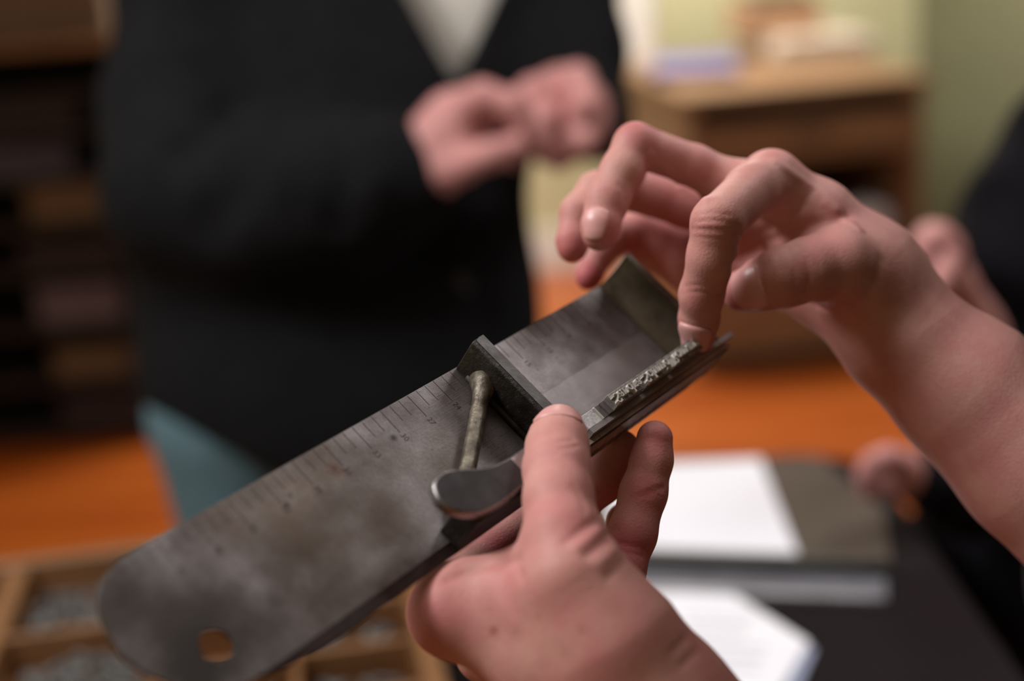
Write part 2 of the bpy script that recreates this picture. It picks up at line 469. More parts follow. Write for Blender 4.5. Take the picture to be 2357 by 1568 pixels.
# knee, brace and lever
bm = bmesh.new()
prism(bm, [(-90.0 * mm, 0.05 * mm), (-84.6 * mm, 0.05 * mm), (-84.6 * mm, 13.9 * mm), (-85.2 * mm, 14.5 * mm), (-89.0 * mm, 14.5 * mm), (-90.1 * mm, 13.4 * mm)], 1, -48.2 * mm, -0.1 * mm)
bmesh.ops.bevel(bm, geom=list(bm.edges), offset=0.55 * mm, segments=3, affect='EDGES', profile=0.5)
knee = obj('knee', bm, M_knee, stick, True)
bm = bmesh.new()
prism(bm, [(-89.0 * mm, -0.9 * mm), (-87.2 * mm, -0.15 * mm), (-84.8 * mm, -0.15 * mm), (-84.8 * mm, -47.8 * mm), (-89.0 * mm, -47.8 * mm)], 2, 14.45 * mm, 14.62 * mm)
obj('knee_top', bm, M_knee_top, knee)
bm = bmesh.new()
tube(bm, [L(-88.5, 11.0, 3.6), L(-90.5, 12.0, 3.5), L(-92.5, 13.2, 3.5), L(-95.5, 15.2, 3.5), L(-104, 20.9, 3.5), L(-115, 28.3, 3.5), L(-126, 35.6, 3.5), L(-131, 38.9, 3.5)], [5.6 * mm, 4.2 * mm, 3.2 * mm, 2.75 * mm, 2.65 * mm, 2.65 * mm, 2.7 * mm, 2.75 * mm], 24)
obj('brace', bm, M_brace, knee, True)
bm = bmesh.new()
tube(bm, [L(-89.4, 5, 0.9), L(-89.6, 14, 1.3), L(-89.6, 24, 1.2), L(-89.6, 46, 1.1)], 1.3 * mm, 12)
obj('knee_foot', bm, M_knee, knee, True)
lev = [(-149.5, 36.0), (-147.5, 33.2), (-143.0, 32.2), (-138.0, 33.4), (-133.5, 36.0), (-128.5, 38.4), (-122.0, 39.7), (-114.0, 39.9), (-106, 39.6), (-98, 38.6), (-94, 40), (-92, 44), (-93, 48), (-97, 50), (-104, 49), (-112, 48.6), (-120, 49.0), (-128, 49.8), (-136, 50.0), (-143, 48.8), (-148.5, 44.5), (-150.8, 39.5)]
lev = smooth_poly(lev, 2)
cen = (-130, 43.2)
lever = curve_plate('lever', [lev], 15.4, 19.0, M_lever_rim, knee, 0.7)
inner = [(u + (0.9 if u < -140 else 0.0), v) for u, v in lev]
def inset(pts, d):
    out = []
    n_ = len(pts)
    for i, p in enumerate(pts):
        a, b = pts[i - 1], pts[(i + 1) % n_]
        t = np.array([b[0] - a[0], b[1] - a[1]]); t = t / (np.linalg.norm(t) + 1e-9)
        out.append((p[0] + t[1] * d, p[1] - t[0] * d))
    return out
ins = inset(lev, -0.8)
if min(p[0] for p in ins) < min(p[0] for p in lev): ins = inset(lev, 0.8)
ins = [p for p in ins if p[0] < -118.0]
curve_plate('lever_face', [ins], 18.9, 19.1, M_lever, lever)
bm = bmesh.new(); tube(bm, [L(-98, 44.5, 0.1), L(-98, 44.5, 22.0)], 4.4 * mm, 24)
obj('clamp_screw', bm, M_knee, knee)
sbox('lever_shade_block', -142, -93.2, 41.5, 49.9, 0.05, 15.3, M_knee, knee, 0.6, 2)  # dark block added to fill the lever's shadow down to the bed


# ------------------------------------------------------------------ type line
GL = {  # strokes in an em of x-height 1, ascender 1.55: (points, half widths)
    'S': (1.05, [([(.86, 1.22), (.80, 1.42), (.52, 1.52), (.24, 1.42), (.16, 1.18), (.30, .94), (.70, .66), (.86, .42), (.76, .14), (.48, .02), (.20, .10), (.12, .34)], .085), ([(.86, 1.15), (.86, 1.52)], .05), ([(.12, .02), (.12, .38)], .05)]),
    'a': (.92, [([(.18, .76), (.26, .94), (.46, .99), (.62, .90), (.66, .70), (.66, .18), (.74, .04), (.90, .06)], .085), ([(.64, .62), (.36, .54), (.16, .38), (.16, .16), (.30, .02), (.48, .06), (.64, .24)], .07)]),
    'n': (1.08, [([(.22, .04), (.22, .96)], .10), ([(.22, .72), (.42, .94), (.62, .97), (.78, .82), (.80, .04)], .085), ([(.06, .03), (.40, .03)], .045), ([(.64, .03), (.98, .03)], .045), ([(.06, .95), (.22, .97)], .045)]),
    'd': (1.06, [([(.78, .06), (.78, 1.54)], .10), ([(.76, .78), (.56, .97), (.32, .88), (.18, .60), (.20, .26), (.38, .04), (.58, .06), (.76, .24)], .08), ([(.60, 1.50), (.80, 1.54)], .045), ([(.78, .04), (.98, .05)], .045)]),
    'r': (.80, [([(.22, .04), (.22, .96)], .10), ([(.22, .66), (.40, .92), (.58, .98), (.70, .90)], .08), ([(.06, .03), (.46, .03)], .045), ([(.06, .95), (.22, .97)], .045)]),
    'c': (.88, [([(.78, .74), (.66, .93), (.44, .98), (.24, .82), (.16, .50), (.24, .18), (.44, .02), (.66, .08), (.80, .24)], .085)]),
    'h': (1.08, [([(.22, .04), (.22, 1.54)], .10), ([(.22, .70), (.42, .94), (.62, .97), (.78, .82), (.80, .04)], .085), ([(.06, .03), (.40, .03)], .045), ([(.64, .03), (.98, .03)], .045), ([(.06, 1.51), (.22, 1.54)], .045)]),
    'm': (1.56, [([(.20, .04), (.20, .96)], .10), ([(.20, .72), (.38, .94), (.58, .97), (.72, .82), (.74, .04)], .085), ([(.74, .72), (.92, .94), (1.12, .97), (1.26, .82), (1.28, .04)], .085), ([(.05, .03), (.36, .03)], .045), ([(.60, .03), (.90, .03)], .045), ([(1.12, .03), (1.45, .03)], .045)]),
    'i': (.56, [([(.28, .04), (.28, .96)], .10), ([(.10, .03), (.46, .03)], .045), ([(.10, .95), (.28, .97)], .045), ([(.26, 1.34), (.30, 1.34)], .12)]),
    'R': (1.24, [([(.26, .04), (.26, 1.50)], .11), ([(.26, 1.48), (.66, 1.48), (.86, 1.32), (.88, 1.06), (.70, .84), (.26, .80)], .075), ([(.58, .82), (.86, .20), (1.08, .05)], .09), ([(.06, .03), (.46, .03)], .05), ([(.08, 1.49), (.26, 1.49)], .05)]),
    'o': (1.0, [([(.50, .98), (.24, .86), (.14, .50), (.24, .14), (.50, .02), (.76, .14), (.86, .50), (.76, .86), (.50, .98)], .09)]),
}


def glyph_bm(ch, sc, u0, vbase, n0, n1):
    bm = bmesh.new()
    for pts, hw in GL[ch][1]:
        n_ = len(pts)
        P = np.array(pts, float)
        closed = n_ > 3 and np.allclose(P[0], P[-1])
        lo, hi = [], []
        rows = []
        for i in range(n_):
            a = P[i - 1] if i else (P[-2] if closed else P[i]); b = P[i + 1] if i < n_ - 1 else (P[1] if closed else P[i])
            t = b - a; t = t / (np.linalg.norm(t) + 1e-9); nn = np.array([-t[1], t[0]])
            q = P[i] - (t * hw * 0.3 if i == 0 and not closed else 0) + (t * hw * 0.3 if i == n_ - 1 and not closed else 0)
            row = []
            for s_, z in ((1.0, n1), (-1.0, n1), (-1.9, n0), (1.9, n0)):
                g = q + nn * hw * s_
                row.append(bm.verts.new(((u0 + g[0] * sc) * mm, -(vbase + g[1] * sc) * mm, z * mm)))
            rows.append(row)
        for r0, r1 in zip(rows, rows[1:]):
            for k in range(4):
                bm.faces.new((r0[k], r0[(k + 1) % 4], r1[(k + 1) % 4], r1[k]))
        if not closed:
            bm.faces.new(rows[0]); bm.faces.new(rows[-1][::-1])
    return bm


ORD = ['first', 'second', 'third', 'fourth', 'fifth', 'sixth']


def sort_piece(name, u0, u1, top, M, label, cat, group, bev=0.12, v0=41.55, v1=46.45):
    bm = bmesh.new(); bx(bm, 0.02 * mm, (u1 - u0 - 0.02) * mm, -v1 * mm, -v0 * mm, 0.02 * mm, top * mm, bev * mm)
    o = obj(name, bm, M); o.matrix_world = STICK @ Matrix.Translation((u0 * mm, 0, 0))
    return tag(o, label, cat, group)


words = [('Sandra', -71.3, -55.6), ('Schmid', -53.8, -38.0), ('Romano', -36.6, -17.6)]
for wi, (wd, ua, ub) in enumerate(words):
    tot = sum(GL[c][0] for c in wd); sc_w = (ub - ua) / tot
    u = ua
    for i, ch in enumerate(wd):
        wdt = GL[ch][0] * sc_w
        k = 'capital' if ch.isupper() else 'small'
        o = sort_piece('type_sort', u, u + wdt, 21.7, M_type, f'lead type sort of the {k} letter {ch}, {ORD[i]} in the {ORD[wi]} word set', 'type sort', 'type sorts set in the stick')
        g = obj('letter_face', glyph_bm(ch, min(2.35, sc_w * 1.0) if False else 2.3, 0, 42.75, 21.6, 23.3), M_type_face, o)
        g.scale = (wdt / (GL[ch][0] * 2.3), 1, 1)
        u += wdt
for i, (ua, ub) in enumerate(((-55.6, -53.8), (-38.0, -36.6))):
    sort_piece('word_space', ua, ub, 18.6, M_quad_d, ('dull lead word space between the first and second word', 'dull lead word space between the second and third word')[i], 'type space', 'spacing pieces in the stick')
sort_piece('quad', -84.5, -80.4, 18.2, M_quad, 'bright scratched lead quad beside the thumb tip', 'type quad', 'spacing pieces in the stick')
sort_piece('quad', -80.4, -76.7, 18.0, M_quad, 'speckled lead quad next to the bright scratched quad', 'type quad', 'spacing pieces in the stick')
sort_piece('thin_space', -76.7, -75.8, 18.5, mat('pale_brass', lin((226, 222, 214)), 0.3, 0.8), 'pale thin space standing between the lead quads', 'type space', 'spacing pieces in the stick')
sort_piece('quad', -75.8, -73.5, 18.4, M_quad_d, 'dark lead quad right beside the pale thin space', 'type quad', 'spacing pieces in the stick')
sort_piece('quad', -73.5, -71.3, 19.2, M_quad_d, 'dark lead quad touching the first capital letter', 'type quad', 'spacing pieces in the stick')
bm = bmesh.new()
prism(bm, [(-84.4 * mm, 0.05 * mm), (-0.2 * mm, 0.05 * mm), (-0.2 * mm, 14.3 * mm), (1.2 * mm, 15.6 * mm), (5.2 * mm, 16.6 * mm), (5.2 * mm, 18.2 * mm), (-84.4 * mm, 18.2 * mm)], 1, -48.3 * mm, -46.5 * mm)
rule = obj('setting_rule', bm, M_rule); rule.matrix_world = STICK
tag(rule, 'dark steel setting rule standing between type line and rail', 'setting rule')

# ------------------------------------------------------------------ flesh: smooth distance fields meshed by surface nets
def seg_d(p, a, b):
    ba = b - a; t = np.clip(((p - a) @ ba) / max(ba @ ba, 1e-12), 0, 1)
    return np.linalg.norm(p - a - t[:, None] * ba, axis=1), t


def cone(p, a, b, r1, r2, flat=None):
    q = p
    if flat is not None:
        e, s = flat; e = e / np.linalg.norm(e)
        q = p + ((p - a) @ e)[:, None] * e * (1 / s - 1)
    d, t = seg_d(q, a, b)
    return d - (r1 + (r2 - r1) * t)


def smin(a, b, k):
    h = np.maximum(k - np.abs(a - b), 0) / k
    return np.minimum(a, b) - h * h * k * 0.25


class Flesh:
    """chains: list of (points[(xyz)], radii, k, flat); each chain joins the core smoothly, chains do not join each other"""
    def __init__(s, core, chains, kcore=8.0, kin=3.0):
        s.core, s.chains, s.kcore, s.kin, s.groove = core, chains, kcore, kin, []

    def chain(s, p, ch, k):
        pts, rad, flat = ch
        d = None
        for i in range(len(pts) - 1):
            c = cone(p, pts[i], pts[i + 1], rad[i], rad[i + 1], flat)
            d = c if d is None else smin(d, c, k)
        return d

    def base(s, p):
        core = None
        for ch in s.core:
            c = s.chain(p, ch, s.kin * 1.5)
            core = c if core is None else smin(core, c, s.kcore)
        if not s.chains: return core
        out = None
        for ch in s.chains:
            kc = ch[3] if len(ch) > 3 else s.kcore
            c = smin(core, s.chain(p, ch[:3], s.kin), kc) if core is not None else s.chain(p, ch[:3], s.kin)
            out = c if out is None else np.minimum(out, c)
        return out

    def __call__(s, p):
        d = s.base(p)
        for poly, dep, wid in s.groove:
            lo, hi = poly.min(0) - wid * 3, poly.max(0) + wid * 3
            ix = np.nonzero(((p > lo) & (p < hi)).all(1))[0]
            if len(ix) == 0: continue
            q = p[ix]; dd = np.full(len(ix), 1e9)
            for a, b in zip(poly, poly[1:]): dd = np.minimum(dd, seg_d(q, a, b)[0])
            d[ix] += dep * np.exp(-(dd / wid) ** 2)
        return d

    def hit(s, o, dirs, steps=80, tmax=1e9):
        t = np.zeros(len(dirs))
        for _ in range(steps):
            t = np.clip(t + s.base(o + dirs * t[:, None]) * 0.85, -tmax, tmax)
        return o + dirs * t[:, None]

    def crease(s, pts, dep, wid, z0=300.0, n=5):
        """pts: pixels on the visible skin; the groove follows the surface under them"""
        P = []
        for (x0, y0), (x1, y1) in zip(pts, pts[1:]):
            for k in range(n): P.append((x0 + (x1 - x0) * k / n, y0 + (y1 - y0) * k / n))
        P.append(pts[-1])
        D = np.array([cpt(x, y, 1.0) for x, y in P]); D /= np.linalg.norm(D, axis=1)[:, None]
        s.groove.append((s.hit(D * z0, D), dep, wid))


def nets(f, lo, hi, h):
    lo = np.array(lo, float); hi = np.array(hi, float)
    c = 4
    nc = np.ceil((hi - lo) / (h * c)).astype(int) + 1
    g = [lo[i] + np.arange(nc[i]) * h * c for i in range(3)]
    G = np.stack(np.meshgrid(*g, indexing='ij'), -1).reshape(-1, 3)
    co = f(G).reshape(nc)
    nf = (nc - 1) * c + 1
    ii = [np.clip((np.arange(n) + c // 2) // c, 0, m_ - 1) for n, m_ in zip(nf, nc)]
    D = co[np.ix_(*ii)].astype(np.float32)
    near = np.abs(D) < h * c * 1.35
    idx = np.argwhere(near)
    P = lo + idx * h
    vals = np.concatenate([f(P[i:i + 400000]) for i in range(0, len(P), 400000)])
    D[near] = vals
    sg = D < 0
    # cells with sign change
    cnt = np.zeros(np.array(D.shape) - 1, np.int8)
    sl = [(slice(None, -1), slice(1, None))[k] for k in (0, 1)]
    for a in (0, 1):
        for b in (0, 1):
            for d in (0, 1):
                cnt += sg[sl[a], sl[b], sl[d]]
    cells = np.argwhere((cnt > 0) & (cnt < 8))
    vid = -np.ones(cnt.shape, np.int64); vid[tuple(cells.T)] = np.arange(len(cells))
    acc = np.zeros((len(cells), 3)); num = np.zeros(len(cells))
    corners = [(a, b, d) for a in (0, 1) for b in (0, 1) for d in (0, 1)]
    for ca in corners:
        for ax in range(3):
            if ca[ax] == 1: continue
            cb = list(ca); cb[ax] = 1
            va = D[tuple((cells + ca).T)]; vb = D[tuple((cells + cb).T)]
            m_ = (va < 0) != (vb < 0)
            t = np.where(m_, va / np.where(m_, va - vb, 1), 0)
            q = cells + np.array(ca, float); q[:, ax] += t
            acc[m_] += q[m_]; num[m_] += 1
    V = lo + acc / num[:, None] * h
    F = []
    for ax in range(3):
        s0 = [slice(None)] * 3; s1 = [slice(None)] * 3
        s0[ax] = slice(None, -1); s1[ax] = slice(1, None)
        ch = sg[tuple(s0)] != sg[tuple(s1)]
        e = np.argwhere(ch)
        b, d = [k for k in range(3) if k != ax]
        ok = (e[:, b] > 0) & (e[:, d] > 0) & (e[:, b] < D.shape[b] - 1) & (e[:, d] < D.shape[d] - 1)
        e = e[ok]
        def at(db, dd):
            q = e.copy(); q[:, b] += db; q[:, d] += dd; return vid[tuple(q.T)]
        quad = np.stack([at(-1, -1), at(0, -1), at(0, 0), at(-1, 0)], 1)
        inside = sg[tuple(e.T)]
        flip = inside if ax != 1 else ~inside
        quad[~flip] = quad[~flip][:, ::-1]
        F.append(quad)
    F = np.concatenate(F); F = F[(F >= 0).all(1)]
    # pull the vertices onto the exact surface
    e = h * 0.25
    for _ in range(1):
        d0 = f(V)
        gx = np.stack([f(V + np.eye(3)[k] * e) - d0 for k in range(3)], 1) / e
        V = V - gx * (np.clip(d0, -h, h) / np.maximum((gx * gx).sum(1), 0.25))[:, None]
    return V, F


def flesh_obj(name, fl, bounds, h, M, parent=None, tint=None, scale=mm):
    V, F = nets(fl, bounds[0], bounds[1], h)
    Wd = (V * scale) @ K.T + CAM
    me = bpy.data.meshes.new(name)
    me.vertices.add(len(Wd)); me.vertices.foreach_set('co', Wd.astype(np.float32).ravel())
    me.loops.add(F.size); me.loops.foreach_set('vertex_index', F.ravel().astype(np.int32))
    me.polygons.add(len(F)); me.polygons.foreach_set('loop_start', np.arange(0, F.size, 4, dtype=np.int32))
    me.update(calc_edges=True); me.validate()
    me.polygons.foreach_set('use_smooth', np.ones(len(me.polygons), bool))
    if tint is not None:
        a = me.color_attributes.new('tint', 'FLOAT_COLOR', 'POINT')
        t = tint(V); buf = np.zeros((len(V), 4), np.float32); buf[:, 0] = t[0]; buf[:, 1] = t[1]; buf[:, 3] = 1
        a.data.foreach_set('color', buf.ravel())
    me.materials.append(M)
    return link(bpy.data.objects.new(name, me), parent)


def J(pts):
    """[(px, py, Z mm, radius in px)] -> (points, radii mm)"""
    P = [cpt(x, y, Z) for x, y, Z, r in pts]; R = [r * Z / F_PX for x, y, Z, r in pts]
    return P, R


def nail(fl, name, tip, joint, normal, wid, t0, t1, parent, lift=0.22, ang=52, start=10.0):
    """curved nail conforming to the fingertip; tip and joint are camera-frame points"""
    ax = tip - joint; ax = ax / np.linalg.norm(ax)
    nn = normal - ax * (normal @ ax); nn /= np.linalg.norm(nn); sd = np.cross(ax, nn)
    A, B = 15, 15
    pts = np.zeros((A, B, 3)); ddir = np.zeros((A, B, 3))
    for i in range(A):
        for j in range(B):
            s_ = -1 + 2 * i / (A - 1); t_ = -1 + 2 * j / (B - 1)
            # squircle
            x = s_ * math.sqrt(max(0, 1 - t_ * t_ * 0.30)); y = t_ * math.sqrt(max(0, 1 - s_ * s_ * 0.42))
            a_ = math.radians(ang) * x
            d_ = nn * math.cos(a_) + sd * math.sin(a_)
            pts[i, j] = tip + ax * ((t0 + t1) / 2 + (t1 - t0) / 2 * y) + sd * x * wid * 0.25
            ddir[i, j] = d_
    O = (pts + ddir * start).reshape(-1, 3); Dd = -ddir.reshape(-1, 3)
    Hh = fl.hit(O, Dd, 60, start + 1.0).reshape(A, B, 3)
    ring = [(i, 0) for i in range(A)] + [(A - 1, j) for j in range(1, B)] + [(i, B - 1) for i in range(A - 2, -1, -1)] + [(0, j) for j in range(B - 2, 0, -1)]
    fold = [Hh[i, j] for i, j in ring if not (j == B - 1)]
    rp = [Hh[i, j] for i, j in ring]
    bm = bmesh.new()
    vv = [[None] * B for _ in range(A)]
    for i in range(A):
        for j in range(B):
            edge = i in (0, A - 1) or j in (0, B - 1)
            q = Hh[i, j] + ddir[i, j] * (-0.45 if edge and j != B - 1 else lift) + (ax * 0.15 if j == B - 1 else 0)
            vv[i][j] = bm.verts.new(Vector(K @ (q * mm) + CAM))
    for i in range(A - 1):
        for j in range(B - 1):
            bm.faces.new((vv[i][j], vv[i + 1][j], vv[i + 1][j + 1], vv[i][j + 1]))
    o = obj(name, bm, M_nail, parent, True)
    so = o.modifiers.new('thick', 'SOLIDIFY'); so.thickness = 0.0004; so.offset = -1
    return o, np.array([Hh[0, j] for j in range(B - 2, -1, -1)] + [Hh[i, 0] for i in range(1, A)] + [Hh[A - 1, j] for j in range(1, B - 1)])


def blobs(items):
    Q = [(cpt(x, y, Z), r * Z / F_PX, a) for x, y, Z, r, a in items]
    def fn(V):
        o = np.zeros(len(V))
        for c, r, a in Q: o = np.maximum(o, a * np.exp(-((V - c) ** 2).sum(1) / r ** 2))
        return o
    return fn


# ---- the person holding the stick: both arms
holder = empty('person', tuple(px(2300, 1000, 0.5)))
HOLD_INV = Matrix.Translation(px(2300, 1000, 0.5)).inverted()
tag(holder, 'person reaching in from the right, bare forearms, both hands on the composing stick', 'person')


def parented(o, parent, inv):
    o.parent = parent; o.matrix_parent_inverse = inv
    return o


# right hand and forearm
r_index = J([(1775, 412, 508, 62), (1728, 440, 494, 60), (1650, 512, 470, 58), (1638, 590, 474, 55), (1615, 678, 483, 50), (1609, 735, 490, 45), (1607, 774, 495, 39)])
r_mid = J([(1705, 440, 524, 62), (1600, 382, 520, 47), (1463, 334, 515, 50), (1432, 395, 511, 50), (1397, 462, 507, 49), (1382, 520, 503, 43), (1379, 540, 502, 38)])
r_ring = J([(1700, 500, 545, 60), (1580, 468, 548, 56), (1440, 432, 545, 50), (1374, 440, 537, 45), (1332, 490, 530, 42), (1318, 555, 526, 37), (1317, 572, 525, 33)])
r_little = J([(1690, 590, 562, 62), (1580, 578, 566, 60), (1470, 532, 566, 50), (1418, 545, 560, 40), (1378, 585, 556, 34), (1356, 632, 552, 30), (1354, 640, 551, 27)])
r_thumb = J([(2000, 650, 506, 92), (1925, 610, 494, 84), (1860, 622, 489, 74), (1800, 640, 487, 68), (1752, 656, 490, 60), (1718, 667, 494, 50), (1710, 670, 495, 46)])
core = [
    J([(1985, 628, 512, 108), (1880, 505, 512, 84), (1778, 420, 510, 62)]) + (None,),
    J([(1990, 640, 525, 105), (1850, 520, 525, 84), (1715, 450, 526, 62)]) + (None,),
    J([(1985, 650, 535, 100), (1850, 560, 545, 84), (1705, 505, 547, 60)]) + (None,),
    J([(1975, 660, 542, 90), (1850, 610, 558, 78), (1695, 585, 562, 56)]) + (None,),
    J([(1975, 655, 520, 96), (1880, 660, 530, 74), (1780, 640, 545, 60)]) + (None,),
    J([(1720, 600, 560, 62), (1600, 622, 570, 58), (1500, 572, 572, 46), (1460, 545, 570, 40)]) + (None,),
    J([(1985, 640, 518, 112), (2078, 776, 516, 142), (2222, 896, 512, 168), (2396, 1064, 506, 192), (2640, 1280, 500, 215)]) + ((np.array([0, 0, 1.0]), 1.12),),
]
RH = Flesh(core, [r_index + (None, 7.0), r_mid + (None, 7.0), r_ring + (None, 7.0), r_little + (None, 7.0), r_thumb + (None, 9.0)], kcore=14.0, kin=2.5)
# skin folds on the right hand
for pts, dep, wid in [
    ([(1597, 512), (1630, 506), (1668, 510), (1704, 526)], 0.55, 0.75), ([(1594, 528), (1630, 530), (1668, 531), (1708, 540)], 0.75, 0.8), ([(1600, 497), (1640, 489), (1682, 497)], 0.35, 0.7), ([(1600, 545), (1650, 550), (1700, 556)], 0.3, 0.8),
    ([(1572, 662), (1600, 656), (1650, 664)], 0.28, 0.6), ([(1568, 674), (1610, 672), (1656, 678)], 0.3, 0.6),
    ([(1838, 566), (1858, 600), (1864, 640), (1856, 668)], 0.45, 0.8), ([(1814, 572), (1828, 610), (1832, 650)], 0.35, 0.8), ([(1790, 585), (1800, 620)], 0.25, 0.8),
    ([(1690, 610), (1760, 560), (1850, 522), (1945, 497)], 1.5, 2.2), ([(1745, 545), (1800, 512), (1850, 470)], 0.8, 2.0),
    ([(1832, 470), (1800, 505), (1770, 535)], 0.5, 1.2), ([(1870, 440), (1835, 480), (1822, 515)], 0.45, 1.3), ([(1930, 500), (1900, 480)], 0.4, 1.2),
    ([(2028, 600), (2018, 645), (1998, 680)], 0.5, 2.2), ([(1840, 690), (1900, 712), (1960, 700)], 0.6, 1.5),
    ([(1425, 425), (1436, 440), (1438, 462)], 0.3, 0.8), ([(1500, 360), (1560, 420), (1625, 462)], -0.7, 1.6),
]:
    RH.crease(pts, dep, wid)
for pts, dep, wid in [([(1785, 372), (1860, 425), (1940, 496), (1975, 528)], -0.7, 1.8), ([(1900, 470), (1960, 520)], -0.5, 1.5)]:
    RH.crease(pts, dep, wid)
r_tint0 = blobs([(1605, 760, 495, 55, .65), (1613, 690, 480, 45, .35), (1650, 525, 468, 52, .4), (1778, 380, 505, 48, .6), (1463, 300, 512, 48, .55), (1385, 545, 500, 48, .6), (1312, 575, 522, 50, .8), (1352, 640, 548, 50, .9), (1400, 480, 505, 40, .3),
                 (1720, 670, 492, 60, .45), (1820, 630, 480, 55, .3), (1540, 520, 545, 110, .7), (1640, 580, 545, 110, .7), (1880, 560, 480, 40, .3), (1450, 560, 560, 50, .7)])
r_pale = lambda V: np.zeros(len(V))
r_nails = []
tocam = lambda p: -p / np.linalg.norm(p)
for nm, tipq, jq, nrm, wd, t0, t1, ang in [
    ('fingernail', r_index[0][6], r_index[0][4], tocam(r_index[0][6]) + np.array([-0.22, 0.0, 0]), 9, -10.0, 3.0, 42),
    ('fingernail', r_mid[0][6], r_mid[0][4], tocam(r_mid[0][6]) + np.array([-0.42, 0.1, 0.0]), 6, -7.5, 4.6, 36),
    ('fingernail', r_thumb[0][6], r_thumb[0][4], tocam(r_thumb[0][6]) + np.array([0.0, 0.0, 0]), 12, -13.5, -0.6, 50),
]:
    o, ring = nail(RH, nm, tipq, jq, nrm, wd, t0, t1, None, ang=ang)
    r_nails.append(o)
    RH.groove.append((ring, 0.35, 0.55))
right_arm = flesh_obj('right_arm', RH, ((0, -90, 440), (250, 105, 610)), 0.9, M_skin, None, lambda V: (r_tint0(V), r_pale(V)))
parented(right_arm, holder, HOLD_INV)
for o in r_nails: o.parent = right_arm

# the holder's own top: torso and sleeves outside the picture, up to the elbows
def cm(x, y, z): return np.array([x, y, z], float)
HT = Flesh([([cm(315, -250, 390), cm(350, 0, 345), cm(365, 260, 320), cm(365, 520, 330)], [105.0, 140.0, 150.0, 165.0], None),
            ([cm(258, -255, 470), cm(285, -90, 500), cm(262, 92, 502), cm(232, 84, 500)], [72.0, 64.0, 58.0, 50.0], None),
            ([cm(330, -200, 260), cm(270, 60, 290), cm(190, 235, 352), cm(155, 222, 372)], [72.0, 64.0, 58.0, 50.0], None)], [], kcore=45, kin=15)
parented(flesh_obj('black_top', HT, ((60, -340, 60), (560, 700, 620)), 9.0, M_black_knit), holder, HOLD_INV)

# left hand
l_thumb = J([(1400, 1470, 390, 128), (1318, 1330, 391, 100), (1297, 1230, 397, 85), (1286, 1150, 406, 80), (1282, 1080, 416, 77), (1283, 1030, 424, 71), (1286, 1000, 429, 62), (1288, 984, 432, 51)])
l_index = J([(1036, 1412, 410, 68), (1086, 1318, 440, 64), (1190, 1226, 468, 60), (1315, 1165, 478, 56), (1385, 1105, 476, 52), (1428, 1035, 478, 46)])
l_mid = J([(1120, 1500, 430, 64), (1290, 1420, 448, 60), (1425, 1318, 452, 58), (1455, 1230, 456, 55), (1481, 1135, 460, 53), (1500, 1060, 462, 47), (1507, 1010, 463, 42)])
l_ring = J([(1180, 1560, 445, 62), (1300, 1480, 468, 56), (1400, 1390, 478, 52), (1425, 1290, 482, 48), (1440, 1200, 484, 44)])
l_little = J([(1240, 1600, 455, 58), (1320, 1530, 480, 50), (1400, 1440, 492, 46), (1420, 1370, 494, 40), (1425, 1320, 494, 36)])
core = [
    J([(1500, 1640, 392, 150), (1250, 1520, 402, 120), (1045, 1420, 410, 64)]) + (None,),
    J([(1500, 1640, 402, 150), (1300, 1560, 420, 120), (1125, 1500, 430, 62)]) + (None,),
    J([(1510, 1650, 412, 146), (1330, 1590, 436, 110), (1185, 1560, 446, 60)]) + (None,),
    J([(1520, 1660, 420, 140), (1370, 1630, 448, 100), (1245, 1600, 456, 58)]) + (None,),
    J([(1478, 1600, 392, 140), (1415, 1470, 392, 128), (1330, 1350, 396, 104)]) + (None,),
    J([(1300, 1400, 402, 92), (1180, 1395, 408, 80), (1070, 1400, 411, 60)]) + (None,),
    J([(1030, 1408, 412, 62), (1105, 1362, 414, 62), (1190, 1350, 410, 70)]) + (None,),
    J([(1500, 1640, 398, 150), (1640, 1790, 396, 185), (1900, 2080, 388, 215), (2300, 2500, 380, 250)]) + ((np.array([0, 0, 1.0]), 0.95),),
]
LH = Flesh(core, [l_thumb + (None, 12.0), l_index + (None, 8.0), l_mid + (None, 7.0), l_ring + (None, 7.0), l_little + (None, 7.0)], kcore=14.0, kin=2.5)
for pts, dep, wid in [
    ([(1238, 1014), (1275, 1020), (1318, 1012)], 0.3, 0.8), ([(1240, 1030), (1290, 1034), (1330, 1026)], 0.25, 0.8), ([(1225, 1042), (1280, 1046)], 0.2, 0.7),
    ([(1320, 1120), (1340, 1150), (1345, 1180)], 0.2, 0.9), ([(1300, 1250), (1345, 1215), (1375, 1195)], 0.45, 1.3), ([(1350, 1280), (1390, 1245), (1412, 1218)], 0.5, 1.3),
    ([(1330, 1260), (1380, 1222)], -0.5, 1.4), ([(1380, 1300), (1420, 1262)], -0.5, 1.6), ([(1400, 1330), (1440, 1290)], 0.35, 1.3),
    ([(1195, 1290), (1110, 1305), (1030, 1335)], 0.7, 1.6), ([(1190, 1305), (1200, 1330)], 0.5, 1.6), ([(1125, 1325), (1140, 1380), (1180, 1440)], -0.5, 3.0), ([(1550, 1500), (1580, 1470)], 0.4, 1.4), ([(1570, 1530), (1605, 1500)], 0.4, 1.4),
    ([(1490, 1133), (1528, 1122)], 0.5, 0.9), ([(1470, 1142), (1520, 1140)], 0.25, 0.8), ([(1430, 1252), (1480, 1262), (1500, 1272)], 0.5, 0.9), ([(1425, 1266), (1480, 1280)], 0.35, 0.9),
]:
    LH.crease(pts, dep, wid, z0=250.0)
